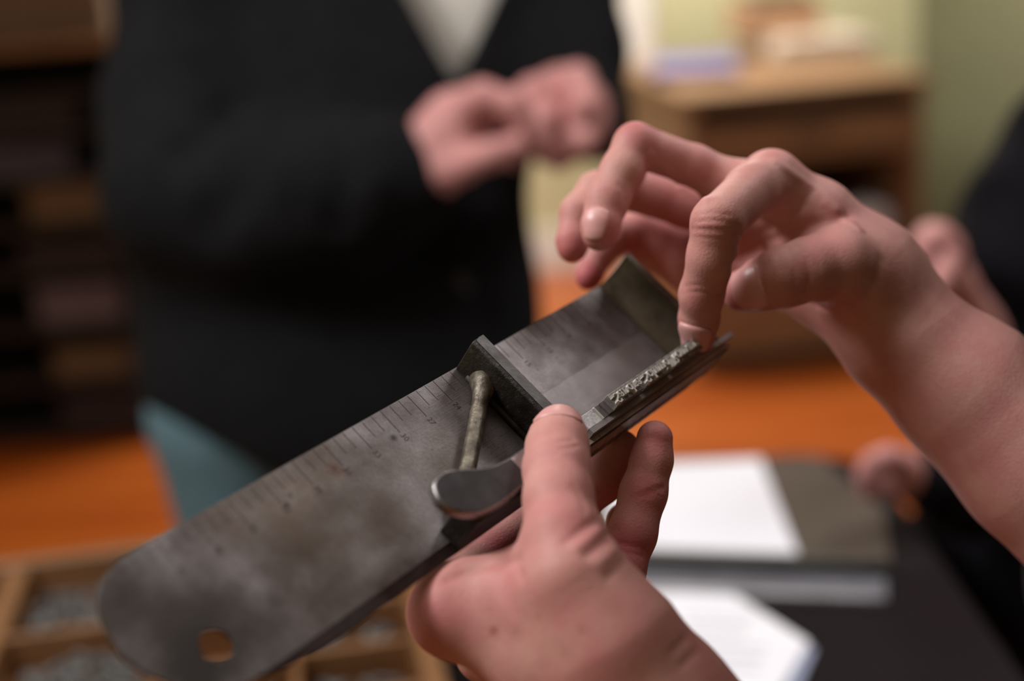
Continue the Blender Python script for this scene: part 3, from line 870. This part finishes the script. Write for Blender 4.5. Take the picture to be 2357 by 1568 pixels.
l_tint0 = blobs([(1282, 1010, 420, 50, .35), (1285, 1200, 390, 110, .3), (1300, 1400, 370, 120, .4), (1000, 1420, 405, 90, .6), (1150, 1340, 400, 70, .45), (1507, 1010, 458, 60, .65), (1480, 1130, 455, 50, .75), (1440, 1260, 450, 70, .85), (1400, 1120, 470, 60, .5), (1160, 1230, 440, 90, .9), (1350, 1500, 370, 110, .25)])
def spots(fl, items):
    D = np.array([cpt(x, y, 1.0) for x, y, r, a in items]); D /= np.linalg.norm(D, axis=1)[:, None]
    P = fl.hit(D * 250.0, D)
    def fn(V):
        o = np.zeros(len(V))
        for c, (x, y, r, a) in zip(P, items): o = np.maximum(o, a * np.exp(-((V - c) ** 2).sum(1) / r ** 2))
        return o
    return fn


l_spot = spots(LH, [(1137, 1452, 1.5, .75), (1338, 1450, 1.1, .45), (1240, 1420, 0.9, .3), (1300, 1500, 2.2, .2), (1410, 1395, 4.0, .18), (1120, 1380, 3.0, .15)])
o, ring = nail(LH, 'fingernail', l_thumb[0][7], l_thumb[0][5], np.array([-0.10, -0.36, -0.80]), 12, -6.0, 5.6, None, ang=54, start=11.0)
LH.groove.append((ring, 0.3, 0.6))
left_arm = flesh_obj('left_arm', LH, ((-40, 10, 330), (150, 240, 520)), 0.9, M_skin, None, lambda V: (l_tint0(V), l_spot(V)))
parented(left_arm, holder, HOLD_INV)
o.parent = left_arm

# ------------------------------------------------------------------ furniture
def panel(name, dims, M, parent, bev=0.002):
    return box(name, dims, M, parent, bev)


# oak cabinet against the back of the room
cab = empty('oak_cabinet', (0.87, 4.5, 0), math.radians(7))
tag(cab, 'golden oak cabinet with a slot, a drawer and an open shelf, before the green wall', 'cabinet')
cx0, cx1, cy0, cy1, ct = -0.36, 0.36, -0.33, 0.75, 0.86
t_ = 0.03
panel('top_board', (cx0 - 0.015, cx1 + 0.015, cy0 - 0.015, cy1, ct - 0.035, ct), M_oak, cab)
panel('side_panel', (cx0, cx0 + t_, cy0, cy1, 0, ct - 0.035), M_oak, cab)
panel('side_panel', (cx1 - t_, cx1, cy0, cy1, 0, ct - 0.035), M_oak, cab)
panel('back_panel', (cx0 + t_, cx1 - t_, cy1 - 0.015, cy1, 0, ct - 0.035), M_oak_dark, cab)
dr = panel('drawer', (cx0 + t_ + 0.003, cx1 - t_ - 0.003, cy0 - 0.005, cy0 + 0.018, 0.665, 0.765), M_oak, cab)
bm = bmesh.new(); tube(bm, [(-0.05, cy0 - 0.006, 0.715), (-0.05, cy0 - 0.03, 0.715), (0.05, cy0 - 0.03, 0.715), (0.05, cy0 - 0.006, 0.715)], 0.006, 10)
obj('handle', bm, M_darksteel, dr)
panel('slot_shade_panel', (cx0 + t_, cx1 - t_, cy0 + 0.05, cy0 + 0.06, 0.66, ct - 0.036), M_void, cab)  # black panel that paints in the shade inside the slot
panel('shelf', (cx0 + t_, cx1 - t_, cy0 + 0.01, cy1 - 0.015, 0.635, 0.66), M_oak, cab)
panel('shelf', (cx0 + t_, cx1 - t_, cy0 + 0.01, cy1 - 0.015, 0.30, 0.325), M_oak, cab)
panel('drawer', (cx0 + t_ + 0.003, cx1 - t_ - 0.003, cy0 - 0.004, cy0 + 0.3, 0.06, 0.295), M_oak, cab)
panel('plinth', (cx0 + t_, cx1 - t_, cy0 + 0.02, cy0 + 0.04, 0, 0.058), M_oak_dark, cab)

o = box('crumpled_paper_bundle', (-0.09, 0.09, -0.07, 0.07, 0, 0.13), M_paper, None, 0.03, 3); o.location = (1.10, 4.34, 0.326)
o.rotation_euler = (0, 0, 0.4)
tag(o, 'white paper bundle lying on the open cabinet shelf', 'paper bundle')


def sheet_stack(name, loc, rz, wd, dp, n_, th, M, label, cat, jitter=0.01, M2=None):
    e = empty(name, loc, rz); tag(e, label, cat)
    for k in range(n_):
        jx, jy = random.uniform(-jitter, jitter), random.uniform(-jitter, jitter)
        q = box('sheet', (-wd / 2 + jx, wd / 2 + jx, -dp / 2 + jy, dp / 2 + jy, k * th, (k + 0.94) * th), M2 if (M2 and k == n_ - 1) else M, e)
        q.rotation_euler = (0, 0, random.uniform(-0.03, 0.03))
    return e


sheet_stack('paper_stack', (1.085, 5.00, 0.861), 0.12, 0.32, 0.50, 6, 0.012, M_cream, 'cream paper stack on the right of the oak cabinet', 'paper stack')
sheet_stack('folder_stack', (0.665, 4.70, 0.861), -0.15, 0.27, 0.42, 3, 0.010, M_violet, 'violet blue folders on the front of the oak cabinet', 'folder')
bb = empty('cardboard_box', (0.99, 5.02, 0.935), 0.1); tag(bb, 'tan cardboard box with dark lid on the paper stack', 'box')
panel('carton', (-0.14, 0.12, -0.12, 0.12, 0, 0.11), M_tan_box, bb)
panel('lid', (-0.10, 0.10, -0.09, 0.09, 0.111, 0.135), M_darksteel, bb)
bm = bmesh.new(); tube(bm, [(0, 0, 0), (0, 0, 0.004), (0, 0, 0.75), (0, 0, 0.76)], [0.052, 0.056, 0.056, 0.052], 28)
o = obj('paper_roll', bm, M_white_paint, None, False); o.location = (0.52, 5.08, 0.861)
tag(o, 'white paper roll standing upright on the oak cabinet', 'paper roll')

# dark rack on the left
rk = empty('storage_rack', (-1.42, 4.15, 0)); tag(rk, 'dark wooden storage rack with a pale top at the left', 'rack')
rx0, rx1, ry0, ry1, rt = -0.60, 0.42, -0.26, 0.26, 1.13
panel('side_panel', (rx0, rx0 + 0.03, ry0, ry1, 0, rt), M_darkwood, rk)
panel('side_panel', (rx1 - 0.03, rx1, ry0, ry1, 0, rt), M_darkwood, rk)
panel('back_panel', (rx0 + 0.03, rx1 - 0.03, ry1 - 0.02, ry1, 0, rt), M_darkwood, rk)
panel('top_board', (rx0 - 0.02, rx1 + 0.02, ry0 - 0.02, ry1, rt, rt + 0.03), M_case, rk)
sh = [0.05, 0.20, 0.36, 0.53, 0.66, 0.79, 0.92, 1.02]
for z in sh:
    panel('shelf', (rx0 + 0.03, rx1 - 0.03, ry0 + 0.005, ry1 - 0.02, z - 0.02, z), M_darkwood, rk)
items = [  # x0, x1, z shelf, height, material, label
    (0.02, 0.27, 0.92, 0.070, M_maroon, 'maroon box on the high rack shelf under the pale top'),
    (0.00, 0.24, 0.79, 0.085, M_grey_box, 'lavender grey box on the rack, above the amber box'),
    (0.10, 0.34, 0.66, 0.100, M_tan2, 'amber cardboard box in the middle of the dark rack'),
    (0.06, 0.33, 0.53, 0.070, M_maroon, 'maroon box on the rack, below the amber box'),
    (0.08, 0.32, 0.36, 0.110, M_pink_box, 'pinkish grey carton on the lower part of the rack'),
    (0.10, 0.32, 0.20, 0.080, M_tan2, 'amber box on the rack, below the pinkish carton'),
    (0.10, 0.36, 0.05, 0.090, M_maroon, 'maroon box on the lowest rack shelf near the floor')]
for x0, x1, z, hh, M, lab in items:
    e = empty('storage_box', (-1.42 + (x0 + x1) / 2, 4.15 - 0.10, z + 0.001)); tag(e, lab, 'box', 'boxes on the dark rack')
    wd = (x1 - x0) / 2
    panel('carton', (-wd, wd, -0.13, 0.13, 0, hh * 0.72), M, e, 0.003)
    panel('lid', (-wd - 0.004, wd + 0.004, -0.134, 0.134, hh * 0.72, hh), M, e, 0.003)

o = empty('storage_crate', (-1.48, 4.13, 1.1605)); tag(o, 'wide tan wooden crate on top of the dark rack', 'crate')
panel('crate_bottom', (-0.5, 0.46, -0.22, 0.2, 0, 0.012), M_crate, o)
for y_ in (-0.22, 0.185): panel('crate_side', (-0.5, 0.46, y_, y_ + 0.015, 0.012, 0.17), M_crate, o)
for x_ in (-0.5, 0.445): panel('crate_end', (x_, x_ + 0.015, -0.204, 0.184, 0.012, 0.17), M_crate, o)

# tables
def table(name, x0, x1, y0, y1, z, M, label, corner=0.0):
    e = empty(name, ((x0 + x1) / 2, (y0 + y1) / 2, 0)); tag(e, label, 'table')
    a, b = (x1 - x0) / 2, (y1 - y0) / 2
    pts = [(-a, -b), (a, -b), (a, b - corner), (a - corner * 0.35, b - corner * 0.3), (a - corner * 1.0, b)] if corner else [(-a, -b), (a, -b), (a, b)]
    pts += [(-a, b)]
    bm = bmesh.new(); prism(bm, pts, 2, z - 0.035, z); obj('table_top', bm, M, e)
    for sx in (-1, 1):
        for sy in (-1, 1):
            cx_, cy_ = sx * (a - 0.07), sy * (b - 0.08)
            box('leg', (cx_ - 0.025, cx_ + 0.025, cy_ - 0.025, cy_ + 0.025, 0, z - 0.035), M_darkwood, e, 0.003)
    return e


TZ = 0.92
table('work_table', -0.018, 0.315, 0.62, 1.215, TZ, M_table, 'dark brown table with papers at the lower right', 0.06)
table('case_bench', -0.80, -0.045, 0.62, 1.05, TZ - 0.035, M_table, 'dark bench carrying the type case at the lower left')


def flat_sheet(name, pts, z, M, label, cat, th=0.0012):
    c0 = np.mean(np.array(pts), 0)
    bm = bmesh.new(); prism(bm, [(p[0] - c0[0], p[1] - c0[1]) for p in pts], 2, 0, th)
    o = obj(name, bm, M); o.location = (c0[0], c0[1], z)
    return tag(o, label, cat)


def gp(x, y, z=TZ):
    d = K @ np.array([(x - CX) / F_PX, (y - CY) / F_PX, 1.0]); s_ = (z - H) / d[2]
    q = CAM + d * s_
    return (q[0], q[1])


flat_sheet('grey_board', [gp(1300, 1075), gp(1890, 1058), gp(2035, 1180), gp(2050, 1300), gp(1300, 1290)], TZ + 0.0005, M_board, 'grey brown board lying under the white sheet on the table', 'board', 0.003)
flat_sheet('paper_sheet', [gp(1400, 1082), gp(1750, 1068), gp(1836, 1288), gp(1400, 1272)], TZ + 0.004, M_paper, 'blank white paper sheet on the grey board', 'paper')
ps = flat_sheet('printed_sheet', [gp(1400, 1360), gp(1690, 1378), gp(1862, 1488), gp(1770, 1640), gp(1300, 1600)], TZ + 0.0022, M_paper, 'white printed sheet at the lower right behind the left hand', 'paper')
flat_sheet('blue_card', [gp(1420, 1392), gp(1705, 1400), gp(1876, 1500), gp(1800, 1680), gp(1340, 1640)], TZ + 0.0005, M_bluepaper, 'pale blue card under the white printed sheet', 'card')
bm = bmesh.new()
A0, A1 = np.array(gp(1560, 1425)), np.array(gp(1745, 1432)); B0 = np.array(gp(1600, 1545))
c0 = np.array(ps.location)[:2]
for k in range(6):
    a = A0 + (B0 - A0) * k / 5 - c0; b = A1 + (B0 - A0) * k / 5 - c0
    d = (b - a) / np.linalg.norm(b - a); nrm = np.array([-d[1], d[0]]) * 0.0012
    a = a + d * 0.004; b = b - d * (0.003 + 0.006 * (k % 3))
    bm.faces.new([bm.verts.new((q[0], q[1], 0.00125)) for q in (a - nrm, b - nrm, b + nrm, a + nrm)])
obj('print_lines', bm, M_print, ps)
bar = empty('steel_galley', (0, 0, TZ + 0.001)); tag(bar, 'long grey steel galley bar lying across the dark table', 'galley')
a, b = np.array(gp(1440, 1352)), np.array(gp(2040, 1376))
d = (b - a) / np.linalg.norm(b - a); nrm = np.array([-d[1], d[0]])
bm = bmesh.new(); prism(bm, [tuple(a - nrm * 0.012), tuple(b - nrm * 0.012), tuple(b + nrm * 0.022), tuple(a + nrm * 0.022)], 2, 0, 0.004)
obj('tray', bm, M_steelbar, bar)
bm = bmesh.new(); prism(bm, [tuple(a + nrm * 0.0221), tuple(b + nrm * 0.0221), tuple(b + nrm * 0.030), tuple(a + nrm * 0.030)], 2, 0, 0.016)
obj('back_wall', bm, M_darksteel, bar)

# type case with compartments
tc = empty('type_case', (-0.404, 0.820, TZ - 0.034), math.radians(8)); tag(tc, 'open wooden type case with compartments full of lead type', 'type case')
X0, X1, Y0, Y1, HC = -0.37, 0.345, -0.24, 0.262, 0.042
panel('case_bottom', (X0, X1, Y0, Y1, 0, 0.006), M_case, tc)
panel('frame_rail', (X0, X1, Y1 - 0.014, Y1, 0.006, HC + 0.004), M_case, tc)
panel('frame_rail', (X0, X1, Y0, Y0 + 0.014, 0.006, HC + 0.004), M_case, tc)
panel('frame_rail', (X0, X0 + 0.014, Y0 + 0.014, Y1 - 0.014, 0.006, HC + 0.004), M_case, tc)
panel('frame_rail', (X1 - 0.016, X1, Y0 + 0.014, Y1 - 0.014, 0.006, HC + 0.004), M_case, tc)
xs = [X0 + 0.014, -0.22, -0.10, 0.022, 0.150, 0.245, X1 - 0.016]
wv = 0.006
cells = []
for i, x in enumerate(xs[1:-1]):
    w2 = 0.008 if abs(x - 0.022) < 1e-6 else wv / 2
    panel('divider', (x - w2, x + w2, Y0 + 0.014, Y1 - 0.014, 0.006, HC), M_case, tc, 0.001)
for i in range(len(xs) - 1):
    n_ = 4 if i < 4 else 7
    ys = [Y0 + 0.014 + (Y1 - Y0 - 0.028) * k / n_ for k in range(n_ + 1)]
    for k, y in enumerate(ys[1:-1]):
        panel('divider', (xs[i] + 0.003, xs[i + 1] - 0.003, y - wv / 2, y + wv / 2, 0.006, HC - 0.001), M_case, tc, 0.001)
    for k in range(n_): cells.append((xs[i] + 0.009, xs[i + 1] - 0.009, ys[k] + 0.007, ys[k + 1] - 0.007))
bm = bmesh.new()
for (a, b, c, d) in cells:
    if random.random() < 0.2: nn_ = 0
    else: nn_ = int((b - a) * (d - c) * 16000)
    for _ in range(nn_):
        x, y = random.uniform(a + .004, b - .004), random.uniform(c + .004, d - .004)
        r = bmesh.ops.create_cube(bm, size=1.0, matrix=Matrix.Translation((x, y, random.uniform(0.009, 0.022))) @ Matrix.Rotation(random.uniform(0, 3.14), 4, 'Z') @ Matrix.Rotation(random.uniform(-.3, .3), 4, 'X') @ Matrix.Diagonal((0.004, 0.0105, 0.004, 1)))
tag(obj('loose_type', bm, M_lead_pile, tc), kind='stuff')
o = box('dark_box', (-0.055, 0.055, -0.03, 0.03, 0, 0.05), M_black_knit, None, 0.004); o.location = (-0.515, 1.155, TZ - 0.035)
bpy.data.objects.remove(o)

# ------------------------------------------------------------------ heads (above or beside the picture, on the people who stand there)
M_hair = noisy('dark_brown_hair', lin((52, 38, 30)), lin((36, 26, 20)), 90, 0.5, 0, 0.2, (1, 1, 0.15))


def make_head(base, front, parent, inv):
    """base: camera-frame mm at the foot of the neck; front: horizontal facing direction in the camera frame"""
    up = -(K.T @ np.array([0, 0, -1.0])); f = front - up * (front @ up); f /= np.linalg.norm(f); sd = np.cross(up, f)
    P = lambda a, b, c: base + sd * a + f * b + up * c
    fl = Flesh([([P(0, -12, 0), P(0, 4, 95)], [58.0, 54.0], None), ([P(0, 0, 178), P(0, 14, 150)], [88.0, 78.0], (sd, 0.86)),
                ([P(-26, 46, 92), P(26, 46, 92)], [40.0, 40.0], None), ([P(0, 72, 82), P(0, 66, 100)], [20.0, 26.0], None),
                ([P(-30, 82, 156), P(30, 82, 156)], [12.0, 12.0], None), ([P(0, 96, 146), P(0, 112, 118)], [8.0, 12.0], None),
                ([P(-15, 92, 92), P(15, 92, 92)], [8.0, 8.0], None)],
               [([P(76 * k, -4, 150), P(78 * k, -8, 120)], [15.0, 10.0], (sd, 0.5), 6.0) for k in (-1, 1)], kcore=26, kin=10)
    fl.groove.append((np.array([P(-24, 90, 92), P(0, 101, 91), P(24, 90, 92)]), 4.0, 3.0))
    for k in (-1, 1): fl.groove.append((np.array([P(30 * k, 98, 139), P(40 * k, 90, 139)]), 9.0, 12.0))
    b0 = base - 150; b1 = base + 150
    lo, hi = np.minimum(b0, P(0, 0, 300) - 140), np.maximum(b1, P(0, 0, 300) + 140)
    parented(flesh_obj('head', fl, (lo, hi), 4.0, M_skin_far, None, lambda V: (np.full(len(V), 0.25), np.zeros(len(V)))), parent, inv)
    hr = Flesh([([P(0, -6, 186), P(0, -14, 150)], [100.0, 96.0], (sd, 0.88)), ([P(0, -40, 150), P(0, -50, 90)], [70.0, 55.0], None)], [], kcore=20, kin=10)

    class Hair:
        def __call__(s, p):
            q = p - base
            return np.maximum(hr(p), np.minimum(q @ f - 34 + (168 - q @ up) * 0.55, q @ f - 12 + (120 - q @ up) * 0.2 + 40))
    parented(flesh_obj('hair', Hair(), (lo, hi), 5.0, M_hair), parent, inv)
    for k in (-1, 1):
        bm = bmesh.new(); bmesh.ops.create_uvsphere(bm, u_segments=14, v_segments=8, radius=0.012, matrix=Matrix.Translation(K @ (P(33 * k, 80, 139) * mm) + CAM))
        parented(obj('eye', bm, M_button, None, True), parent, inv)


# ------------------------------------------------------------------ the standing person in black
per = empty('person', tuple(px(780, 900, 1.36) * np.array([1, 1, 0]))); PINV = Matrix.Translation(px(780, 900, 1.36) * np.array([1, 1, 0])).inverted()
tag(per, 'person in a long black coat over a pale shirt, hands held together at the waist', 'person')
fz = np.array([0, 0, 1.0])
DN = K.T @ np.array([0, 0, -1.0])            # world down in the camera frame


def downto(P, z):
    """camera-frame mm point below P at world height z"""
    q = K @ (P * mm) + CAM
    return P + DN * ((q[2] - z) / mm)


coat_core = [
    J([(905, -420, 1420, 300), (860, -150, 1400, 360), (800, 300, 1385, 400), (775, 700, 1370, 445), (770, 850, 1360, 450)]) + ((fz, 0.62),),
    J([(520, -330, 1395, 150), (430, -60, 1360, 150), (400, 250, 1325, 150), (440, 440, 1290, 185), (640, 460, 1245, 165), (850, 415, 1205, 140), (915, 405, 1195, 120)]) + (None,),
    J([(560, 520, 1270, 110), (760, 490, 1230, 105)]) + (None,),
    J([(1180, -330, 1430, 150), (1290, -80, 1420, 120), (1335, 120, 1390, 95), (1360, 270, 1340, 75), (1375, 300, 1320, 66)]) + (None,),
    J([(1000, 700, 1330, 190), (1020, 880, 1330, 190)]) + ((fz, 0.5),),
]
CT = Flesh(coat_core, [], kcore=60, kin=25)
hemN = K.T @ np.array([0, 0, 1.0])


class Coat:
    def __call__(s, p):
        d = CT(p)
        # open hem: a slanting plane ends the coat at the hips
        a, b, c = cpt(335, 930, 1300), cpt(640, 1090, 1300), cpt(340, 930, 1500)
        n_ = np.cross(b - a, c - a); n_ /= np.linalg.norm(n_)
        if n_ @ DN < 0: n_ = -n_
        pl1 = (p - a) @ n_
        pl2 = (p - cpt(800, 1150, 1300)) @ DN
        d = np.maximum(d, np.maximum(pl1, pl2))
        # V opening over the shirt
        e1, e2 = cpt(940, 0, 1300), cpt(1050, 195, 1300); e3 = cpt(1140, 0, 1300)
        n1 = np.cross(e1, e2); n1 /= np.linalg.norm(n1); n2 = np.cross(e2, e3); n2 /= np.linalg.norm(n2)
        c_ = cpt(1040, 0, 1300)
        if n1 @ c_ < 0: n1 = -n1
        if n2 @ c_ < 0: n2 = -n2
        v = np.minimum(p @ n1, p @ n2)                       # >0 inside the V wedge
        v = np.minimum(v, 1380 - p[:, 2])
        d = np.maximum(d, v)
        for g, dep, wid in folds:
            q = np.full(len(p), 1e9)
            for a_, b_ in zip(g, g[1:]): q = np.minimum(q, seg_d(p, a_, b_)[0])
            d = d + dep * np.exp(-(q / wid) ** 2)
        return d


folds = []
def fold(pts, dep, wid):
    D = np.array([cpt(x, y, 1.0) for x, y in pts]); D /= np.linalg.norm(D, axis=1)[:, None]
    folds.append((CT.hit(D * 900, D), dep, wid))
_f = []
for pts, dep, wid in [([(430, 340), (480, 300), (540, 240)], 14, 16), ([(600, 300), (560, 420), (480, 520)], 10, 18), ([(800, 300), (790, 400), (780, 520)], 8, 14), ([(680, 280), (650, 420)], -6, 18), ([(870, 300), (880, 420)], -5, 12),
                      ([(1010, 480), (1030, 650), (1040, 900)], -5, 30), ([(1090, 460), (1120, 700), (1130, 950)], 6, 10), ([(700, 0), (680, 200)], 6, 20), ([(560, 0), (600, 200)], 6, 18)]:
    fold(pts, dep, wid)
coat = flesh_obj('coat', Coat(), ((-400, -560, 1080), (160, 240, 1640)), 7.0, M_black_cloth)
parented(coat, per, PINV)
shirt_f = Flesh([J([(1040, -420, 1400, 165), (1038, 0, 1388, 172), (1030, 220, 1384, 150)]) + ((fz, 0.5),)], [], kin=25)
parented(flesh_obj('shirt', shirt_f, ((-240, -480, 1250), (120, 60, 1540)), 9.0, M_shirt), per, PINV)
# trousers and shoes
hipL, hipR = cpt(575, 960, 1375), cpt(930, 960, 1375)
legs = []
for hp, sx in ((hipL, 1), (hipR, -1)):
    kn, an = downto(hp, 0.50) + np.array([26 * sx, 0, 0]), downto(hp, 0.07) + np.array([20 * sx, 0, 0])
    legs.append(([hp, kn, an], [94.0, 66.0, 52.0], None))
TR = Flesh([([cpt(590, 900, 1370), cpt(930, 900, 1370)], [90.0, 90.0], (fz, 0.8))] + legs, [], kcore=40, kin=15)
TRlo = np.min([l[0] for l in legs], axis=(0, 1)) - 180; TRhi = np.max([l[0] for l in legs], axis=(0, 1)) + 180
trousers = flesh_obj('trousers', TR, (TRlo, TRhi), 9.0, M_teal); parented(trousers, per, PINV)
for hp in (hipL, hipR):
    q = K @ (downto(hp, 0.0) * mm) + CAM
    bm = bmesh.new(); bx(bm, q[0] - 0.045, q[0] + 0.045, q[1] - 0.19, q[1] + 0.07, 0.0, 0.075, 0.03, 3)
    parented(obj('shoe', bm, M_shoe, None, True), per, PINV)
bm = bmesh.new(); q0 = cpt(1055, 650, 1.0); q0 = CT.hit((q0 / np.linalg.norm(q0) * 900)[None], (q0 / np.linalg.norm(q0))[None])[0]
q1 = K @ (q0 * mm) + CAM
bmesh.ops.create_uvsphere(bm, u_segments=16, v_segments=8, radius=0.013, matrix=Matrix.Translation(q1) @ Matrix.Diagonal((1, 0.4, 1, 1)))
parented(obj('button', bm, M_button, None, True), per, PINV)
# the two hands, finger by finger
HA = Flesh([J([(920, 415, 1200, 62), (975, 375, 1192, 72), (1035, 290, 1185, 66)]) + (None,), J([(985, 400, 1190, 52), (1015, 330, 1185, 62)]) + (None,)],
           [J([(1040, 250, 1180, 38), (1110, 222, 1168, 34), (1180, 240, 1165, 31), (1205, 290, 1170, 27)]) + (None, 14.0),
            J([(1050, 275, 1200, 38), (1120, 240, 1200, 34), (1195, 262, 1200, 31), (1215, 315, 1196, 27)]) + (None, 14.0),
            J([(1060, 300, 1215, 36), (1130, 268, 1222, 33), (1200, 300, 1225, 30), (1200, 345, 1215, 26)]) + (None, 14.0),
            J([(1055, 330, 1225, 34), (1120, 320, 1238, 30), (1175, 345, 1238, 27), (1180, 365, 1230, 24)]) + (None, 14.0),
            J([(990, 410, 1178, 40), (1060, 385, 1165, 34), (1130, 355, 1162, 31), (1185, 335, 1165, 27)]) + (None, 16.0)], kcore=24, kin=7)
t0 = lambda V: (np.full(len(V), 0.25), np.zeros(len(V)))
parented(flesh_obj('right_hand', HA, ((-120, -240, 1100), (40, -95, 1280)), 2.6, M_skin_far, None, t0), per, PINV)
HB = Flesh([J([(1365, 290, 1320, 52), (1330, 250, 1290, 66), (1290, 235, 1270, 66)]) + (None,), J([(1320, 300, 1290, 56), (1290, 290, 1275, 54)]) + (None,)],
           [J([(1265, 205, 1262, 38), (1225, 215, 1245, 35), (1210, 270, 1240, 31), (1225, 310, 1245, 27)]) + (None, 14.0),
            J([(1285, 195, 1275, 38), (1330, 185, 1240, 36), (1350, 240, 1225, 32), (1325, 275, 1230, 27)]) + (None, 14.0),
            J([(1310, 250, 1280, 36), (1345, 280, 1240, 34), (1335, 330, 1228, 31), (1300, 335, 1235, 27)]) + (None, 14.0),
            J([(1300, 290, 1285, 34), (1320, 340, 1250, 31), (1285, 362, 1242, 29), (1262, 340, 1245, 25)]) + (None, 14.0),
            J([(1300, 260, 1270, 36), (1255, 265, 1235, 33), (1235, 320, 1228, 30), (1255, 355, 1235, 27)]) + (None, 14.0)], kcore=24, kin=7)
parented(flesh_obj('left_hand', HB, ((-20, -260, 1160), (110, -115, 1350)), 2.6, M_skin_far, None, t0), per, PINV)

# ------------------------------------------------------------------ the person at the right edge
by = empty('person', tuple(px(2420, 900, 1.32) * np.array([1, 1, 0]))); BINV = Matrix.Translation(px(2420, 900, 1.32) * np.array([1, 1, 0])).inverted()
tag(by, 'person in dark clothes at the right edge, behind the bare forearm', 'person')
tors = J([(2660, 200, 1345, 200), (2580, 380, 1335, 200), (2420, 600, 1320, 200), (2420, 1000, 1315, 205), (2410, 1300, 1310, 215)])
SW = Flesh([tors + ((fz, 0.7),), J([(2470, 330, 1310, 120), (2660, 220, 1340, 140), (2900, 330, 1370, 130)]) + (None,), J([(2900, 330, 1370, 125), (2960, 700, 1370, 110), (2940, 1050, 1350, 85)]) + (None,), J([(2460, 330, 1300, 120), (2360, 500, 1275, 130), (2300, 640, 1245, 112), (2270, 760, 1236, 90)]) + (None,),
            J([(2450, 700, 1330, 100), (2400, 930, 1230, 100), (2230, 1130, 1150, 92), (2135, 1105, 1120, 74)]) + (None,)], [], kcore=45, kin=20)
parented(flesh_obj('black_top', SW, ((300, -420, 1000), (860, 260, 1520)), 8.0, M_black_knit), by, BINV)
hpA, hpB = cpt(2330, 1330, 1310), cpt(2560, 1330, 1310)
PT = Flesh([([hpA, downto(hpA, 0.45), downto(hpA, 0.07)], [92.0, 66.0, 52.0], None), ([hpB, downto(hpB, 0.45), downto(hpB, 0.07)], [92.0, 66.0, 52.0], None), ([hpA, hpB], [100.0, 100.0], None)], [], kcore=40, kin=15)
pp = np.array([hpA, hpB, downto(hpA, 0), downto(hpB, 0)])
parented(flesh_obj('trousers', PT, (pp.min(0) - 160, pp.max(0) + 160), 9.0, M_black_knit), by, BINV)
for hp in (hpA, hpB):
    q = K @ (downto(hp, 0.0) * mm) + CAM
    bm = bmesh.new(); bx(bm, q[0] - 0.045, q[0] + 0.045, q[1] - 0.19, q[1] + 0.07, 0.0, 0.075, 0.03, 3)
    parented(obj('shoe', bm, M_shoe, None, True), by, BINV)
HC_ = Flesh([J([(2290, 800, 1225, 56), (2190, 650, 1180, 48), (2160, 580, 1165, 52), (2150, 560, 1160, 50)]) + (None,)],
            [J([(2160 - 16 * k, 548 + 14 * k, 1140 + 14 * k, 24), (2128 - 8 * k, 560 + 20 * k, 1125 + 14 * k, 22), (2118 - 4 * k, 610 + 16 * k, 1120 + 14 * k, 19)]) + (None, 12.0) for k in range(4)]
            + [J([(2180, 600, 1130, 27), (2160, 650, 1115, 24), (2140, 690, 1110, 20)]) + (None, 12.0)], kcore=20, kin=7)
parented(flesh_obj('right_hand', HC_, ((260, -120, 1050), (460, 40, 1280)), 3.2, M_skin_far, None, t0), by, BINV)
HD = Flesh([J([(2140, 1105, 1122, 50), (2070, 1090, 1112, 52), (2045, 1085, 1108, 48)]) + (None,)],
           [J([(2050, 1062 + 18 * k, 1100 + 10 * k, 24), (2008 - 4 * (k % 2), 1066 + 17 * k, 1098 + 10 * k, 22), (1985 + 5 * k, 1092 + 14 * k, 1100 + 10 * k, 19)]) + (None, 10.0) for k in range(4)]
           + [J([(2080, 1070, 1092, 26), (2045, 1050, 1080, 22), (2015, 1055, 1078, 19)]) + (None, 12.0)], kcore=18, kin=7)
parented(flesh_obj('left_hand', HD, ((240, 60, 1040), (360, 150, 1160)), 2.8, M_skin_far, None, t0), by, BINV)
hq = cm(365, 500, 330)
for dx in (-85, 85):
    a_ = hq + np.array([0, 0, dx]); lo_, hi_ = np.minimum(a_, downto(a_, 0)) - 130, np.maximum(a_, downto(a_, 0)) + 130
    lg = Flesh([([a_, downto(a_, 0.45), downto(a_, 0.07)], [92.0, 66.0, 52.0], None)], [], kin=12)
    parented(flesh_obj('trouser_leg', lg, (lo_, hi_), 10.0, M_black_knit), holder, HOLD_INV)
    q = K @ (downto(a_, 0.0) * mm) + CAM
    bm = bmesh.new(); bx(bm, q[0] - 0.17, q[0] + 0.07, q[1] - 0.045, q[1] + 0.045, 0.0, 0.075, 0.03, 3)
    parented(obj('shoe', bm, M_shoe, None, True), holder, HOLD_INV)
make_head(cpt(1010, -560, 1420), np.array([0.1, 0, -1.0]), per, PINV)
make_head(cpt(2660, 100, 1340), np.array([-0.8, 0, -0.5]), by, BINV)
make_head(cm(330, -350, 400), np.array([-0.8, 0, 0.3]), holder, HOLD_INV)
